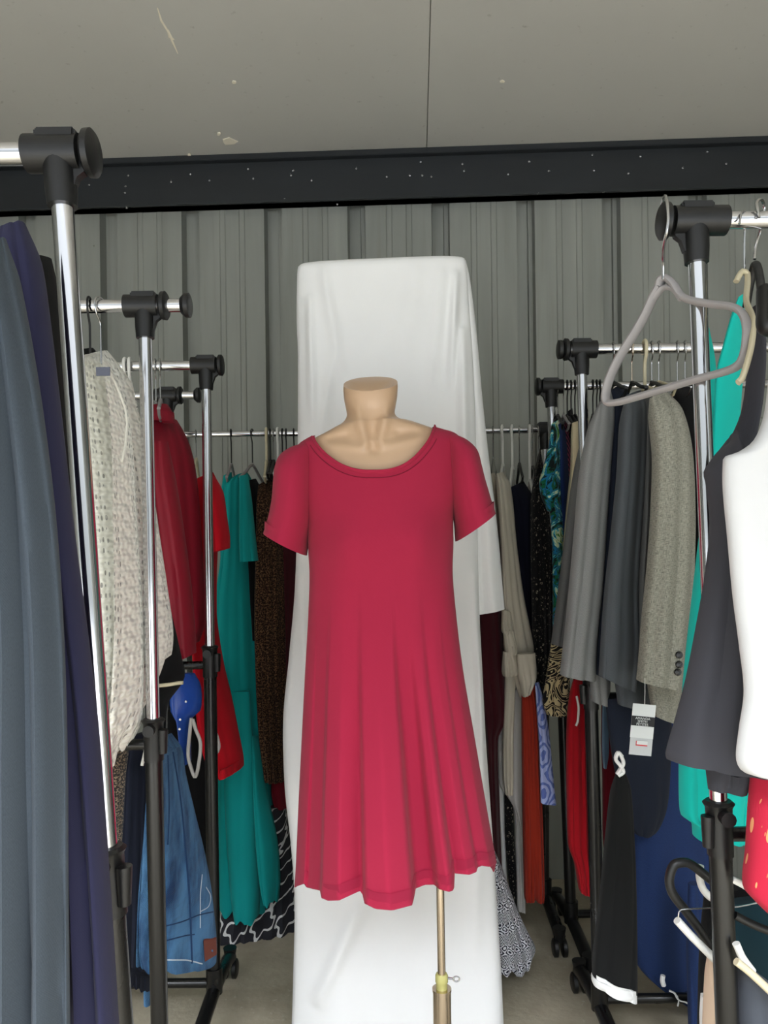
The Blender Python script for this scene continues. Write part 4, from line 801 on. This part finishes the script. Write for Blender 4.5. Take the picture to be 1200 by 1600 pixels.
G('peach_garment', 'peach coloured garment hanging beside the black lower post at lower right', 'clothes', [(1106, 1490, 1130, 1490, .4), (1104, 1530, 1134, 1530), (1101, 1580, 1138, 1580), (1100, 1650, 1140, 1650)], 1.22, 1.22, .05, F_PEACH, nf=2, amp=.006, seed=133)
G('white_bit_garment', 'small white garment end left of the peach garment', 'clothes', [(1096, 1556, 1106, 1556, .6), (1096, 1590, 1106, 1590), (1097, 1625, 1105, 1625)], 1.26, 1.26, .03, F_WHITE, nf=1, amp=.001, seed=134)
G('black_lower_garment', 'black garment on the lower rail behind the nearest right post', 'clothes', [(1100, 1400, 1200, 1370, .5), (1096, 1450, 1220, 1440), (1092, 1520, 1200, 1510), (1090, 1620, 1180, 1620)], 1.46, 1.5, .06, F_BLACK, nf=2, amp=.008, seed=135)

# ---------------------------------------------------------------- hangers that show
def bar_hanger(name, label, pts, d, r, mat, closed=False, sq=None, n=60, cat='hanger', group=None, hook=None, hmat=None, hr=.0016):
    root = empty(name, label, cat, group); bm = bmesh.new()
    P3 = [P(*q) if len(q) == 3 else P(q[0], q[1], d) for q in pts]
    if closed: P3 = P3+[P3[0]]
    tube(bm, path(P3, n), r, 12, True, sq); mesh_obj('body', bm, mat, root)
    if hook:
        bm = bmesh.new(); tube(bm, path([P(*q) if len(q) == 3 else P(q[0], q[1], d) for q in hook], 30), hr, 8); mesh_obj('hook', bm, hmat or M_WIRE, root)
    return root
# the empty grey velvet hanger at the end of the nearest right rail
vd = lambda x: 1.22-(x-945)/223*.17
vp = lambda x, y: (x, y, vd(x))
bar_hanger('velvet_hanger', 'empty grey velvet hanger hooked on the end of the nearest right rail', [vp(1030, 448), vp(1018, 470), vp(1008, 492), vp(992, 520), vp(970, 555), vp(953, 590), vp(946, 618), vp(950, 630), vp(968, 628), vp(1030, 610), vp(1090, 592), vp(1140, 578), vp(1158, 566), vp(1166, 540), vp(1167, 510), vp(1160, 490), vp(1145, 480), vp(1110, 475), vp(1075, 468), vp(1062, 460), vp(1052, 444), vp(1040, 434), vp(1034, 436), vp(1030, 448)],
   1.1, .0108, M_GREYPL, sq=(1.0, .5), n=150, hook=[(1034, 322, 1.158), (1036, 310, 1.145), (1039, 306, 1.127), (1041, 310, 1.105), (1043, 322, 1.091), (1044, 345, 1.089), (1041, 365, 1.092), (1037, 385, 1.11), (1036, 410, 1.135), (1036, 436, 1.142)], hr=.0022)
bm = bmesh.new(); tube(bm, path([P(*vp(*q)) for q in ((1022, 466), (1036, 450), (1052, 452), (1064, 468))], 20), [.008]*20, 10, True, (1, .5)); o = mesh_obj('gusset', bm, M_GREYPL, bpy.data.objects['velvet_hanger'])
# other hangers of the nearest right rack
bar_hanger('clothes_hanger', 'cream hanger holding the turquoise top on the nearest right rack', [(1150, 440, 1.14), (1160, 424, 1.14), (1168, 430, 1.14), (1166, 470, 1.11), (1176, 500, 1.06), (1174, 540, 1.04), (1160, 590, 1.03), (1153, 598, 1.03)], 1.1, .006, M_CREAMPL, hook=[(1155, 350, 1.11), (1160, 330, 1.112), (1168, 336, 1.13), (1164, 360, 1.135), (1163, 400, 1.14), (1164, 430, 1.14)], sq=(1, .7))
bar_hanger('clothes_hanger', 'chrome-hooked black hanger holding the charcoal tank', [(1166, 480, 1.17), (1172, 445, 1.15), (1180, 412, 1.127), (1188, 440, 1.08), (1196, 520, .98)], 1.12, .006, M_BLACK, hook=[(1186, 340, 1.11), (1182, 318, 1.115), (1190, 312, 1.127), (1194, 326, 1.14), (1188, 360, 1.135), (1180, 390, 1.13), (1179, 405, 1.127)], hr=.0022, sq=(1, .7))
bar_hanger('clothes_hanger', 'black clip hanger at the right edge above the white tank top', [(1192, 452, 1.0), (1192, 480, .99), (1194, 512, .98), (1230, 520, .98)], 1.0, .012, M_BLACK, sq=(1, .6))
# heap of hangers at lower right
HG = 'hangers on the lower right rail'
bar_hanger('clothes_hanger', 'thick black hanger loop left of the nearest right black post', [(1140, 1400), (1100, 1366), (1074, 1348), (1055, 1350), (1046, 1372), (1050, 1394), (1072, 1424), (1098, 1460), (1122, 1500), (1130, 1520)], 1.2, .0072, M_BLACK, n=80, group=HG)
bar_hanger('clothes_hanger', 'white hanger arm sloping down towards the nearest right black post', [(1058, 1438), (1080, 1462), (1110, 1492), (1130, 1512)], 1.18, .0078, M_WHITEPL, n=20, hook=[(1060, 1434), (1060, 1426), (1066, 1421), (1110, 1419), (1150, 1417), (1186, 1410)], group=HG, hr=.0012, sq=(1, .8))
bar_hanger('clothes_hanger', 'white curved hanger arm tucked behind the thick black loop', [(1094, 1352), (1093, 1370), (1098, 1388), (1108, 1400), (1120, 1408)], 1.24, .006, M_WHITEPL, n=20, group=HG)
bar_hanger('clothes_hanger', 'cream hanger arm at lower right, right of the black post', [(1150, 1502), (1168, 1516), (1190, 1536), (1215, 1560)], 1.08, .0055, M_CREAMPL, n=20, group=HG)
bar_hanger('clothes_hanger', 'white hanger arm right of the black post, above the cream one', [(1150, 1474), (1160, 1496), (1176, 1518)], 1.1, .0055, M_WHITEPL, n=16, group=HG)
bar_hanger('clothes_hanger', 'white hanger arm passing under the leaf print garment', [(1144, 1374), (1160, 1382), (1185, 1398), (1215, 1415)], 1.12, .005, M_WHITEPL, n=16, group=HG)
bar_hanger('clothes_hanger', 'black hanger with a ring beneath the leaf print garment', [(1148, 1430), (1175, 1444), (1205, 1456)], 1.12, .006, M_BLACK, n=16, group=HG)
# hooks on the other rails: (rack, image column, label, hook, body, drop, half, fall, turn, kind)
HL = [('L2', 140, 'black wire hanger above the cream cardigan, left of the twisted chrome one', M_BLACK, M_BLACK, .10, .15, .04, 8),
 ('L2', 157, 'twisted chrome wire hanger holding the cream cardigan', M_WIRE, M_WIRE, .13, .15, .03, -12),
 ('L3', 196, 'white plastic hanger, left of two on the third left rail', M_WHITEPL, M_WHITEPL, .10, .14, .05, 6), ('L3', 203, 'white plastic hanger, right of two on the third left rail', M_WHITEPL, M_WHITEPL, .10, .14, .05, 10),
 ('L3', 243, 'thin wire hanger holding the burgundy blouse', M_WIRE, M_WIRE, .09, .13, .04, 8), ('L3', 250, 'thin clear hanger beside the burgundy blouse collar', M_WIRE, M_GREYPL, .09, .12, .04, 14),
 ('B', 306, 'chrome-hooked wooden hanger above the red dress', M_WIRE, M_CREAMPL, .08, .13, .05, 10), ('B', 361, 'black velvet hanger holding the teal dress', M_BLACK, M_GREYPL, .10, .14, .05, 5),
 ('B', 394, 'black-hooked grey hanger right of the teal dress', M_BLACK, M_GREYPL, .10, .14, .05, -6), ('B', 416, 'pale yellow plastic hanger above the speckled dress', M_CREAMPL, M_CREAMPL, .09, .14, .06, 6),
 ('B', 422, 'black hanger close behind the pale yellow one', M_BLACK, M_BLACK, .09, .13, .05, 4), ('B', 427, 'chrome clip hanger above the speckled dress', M_WIRE, M_BLACK, .09, .13, .05, 4), ('B', 434, 'white hanger above the dark maroon top', M_WHITEPL, M_WHITEPL, .09, .13, .05, 2),
 ('B', 441, 'black hanger, first right of the white one on the back rail', M_BLACK, M_BLACK, .09, .13, .05, 2), ('B', 447, 'black hanger, second right of the white one on the back rail', M_BLACK, M_BLACK, .09, .13, .05, 2), ('B', 459, 'black hanger, third right of the white one on the back rail', M_BLACK, M_BLACK, .09, .13, .05, 2), ('B', 467, 'black hanger touching the left edge of the white drape', M_BLACK, M_BLACK, .09, .13, .05, 2),
 ('B', 770, 'chrome hanger touching the right edge of the white drape', M_WIRE, M_WIRE, .09, .13, .05, -4),
 ('B', 785, 'white plastic hanger with long sloping arm, leftmost of three right of the drape', M_WHITEPL, M_WHITEPL, .11, .17, .10, -14), ('B', 800, 'white plastic hanger, middle of three right of the drape', M_WHITEPL, M_WHITEPL, .12, .15, .09, -14), ('B', 811, 'chrome hook hanger between the white plastic ones', M_WIRE, M_BLACK, .11, .13, .05, -6),
 ('B', 827, 'white plastic hanger, rightmost of three right of the drape', M_WHITEPL, M_WHITEPL, .16, .15, .07, -6), ('B', 832, 'chrome hook hanger above the blossom dress', M_WIRE, M_BLACK, .12, .13, .05, -6), ('B', 841, 'grey hook hanger beside the third right rack post', M_WIRE, M_GREYPL, .12, .13, .05, -6),
 ('R3', 871, 'chrome clip hanger holding the jungle print shirt', M_WIRE, M_BLACK, .09, .12, .04, -6), ('R3', 880, 'clear hanger holding the royal blue garment', M_WIRE, M_GREYPL, .09, .12, .04, -6), ('R3', 886, 'black hanger holding the pink striped top', M_BLACK, M_BLACK, .09, .12, .04, -6),
 ('R3', 892, 'black hanger left of the cream blouse', M_BLACK, M_BLACK, .09, .12, .04, -6), ('R3', 898, 'black hanger holding the cream blouse', M_BLACK, M_BLACK, .09, .12, .04, -6), ('R3', 926, 'black hanger, left of three right of the blazer rack post', M_BLACK, M_BLACK, .09, .12, .04, -6), ('R3', 932, 'black hanger, middle of three right of the blazer rack post', M_BLACK, M_BLACK, .09, .12, .04, -6), ('R3', 937, 'black hanger, right of three right of the blazer rack post', M_BLACK, M_BLACK, .09, .12, .04, -6),
 ('R2', 958, 'chrome hook hanger holding the mid grey blazer', M_WIRE, M_BLACK, .085, .15, .04, -6), ('R2', 987, 'brass coloured hook hanger holding the black-navy blazer', M_BRASSY, M_BLACK, .085, .15, .04, -6), ('R2', 1007, 'thick cream plastic hanger holding the charcoal blazer', M_CREAMPL, M_CREAMPL, .095, .15, .04, -6),
 ('R2', 1018, 'chrome hook hanger left of the tweed blazer', M_WIRE, M_BLACK, .085, .15, .04, -6), ('R2', 1029, 'cream-tipped chrome hanger holding the tweed blazer', M_WIRE, M_CREAMPL, .085, .15, .04, -6), ('R2', 1058, 'chrome hook hanger, left of two above the black jacket', M_WIRE, M_WIRE, .085, .15, .04, -10), ('R2', 1070, 'chrome hook hanger, right of two above the black jacket', M_WIRE, M_WIRE, .085, .15, .04, -10)]
GN = {'L2': 'hangers on the second left rail', 'L3': 'hangers on the third left rail', 'B': 'hangers on the back rail', 'R3': 'hangers on the third right rail', 'R2': 'hangers on the blazer rail'}
for rk, px, lb, mh, mb, drop, half, fall, rot in HL:
    thick = mh in (M_WHITEPL, M_CREAMPL)
    hanger(rk, px, lb, mh, mb, drop, half, fall, rot, wr=.0042 if thick else (.0022 if mh is M_BLACK else .0018), br=.0045 if mb is not M_WIRE else .0018, group=GN[rk], rail_r=.0095 if rk == 'B' else .0125)
bar_hanger('clothes_hanger', 'beige plastic hanger tip sticking out beside the blue bag', [(240, 1072), (262, 1070), (280, 1067), (286, 1067)], 1.66, .004, M_CREAMPL, n=12)
bar_hanger('clothes_hanger', 'small white clip hanger beside the second left lower post', [(222, 1196), (226, 1178), (229, 1166)], 1.52, .0035, M_WHITEPL, n=10)
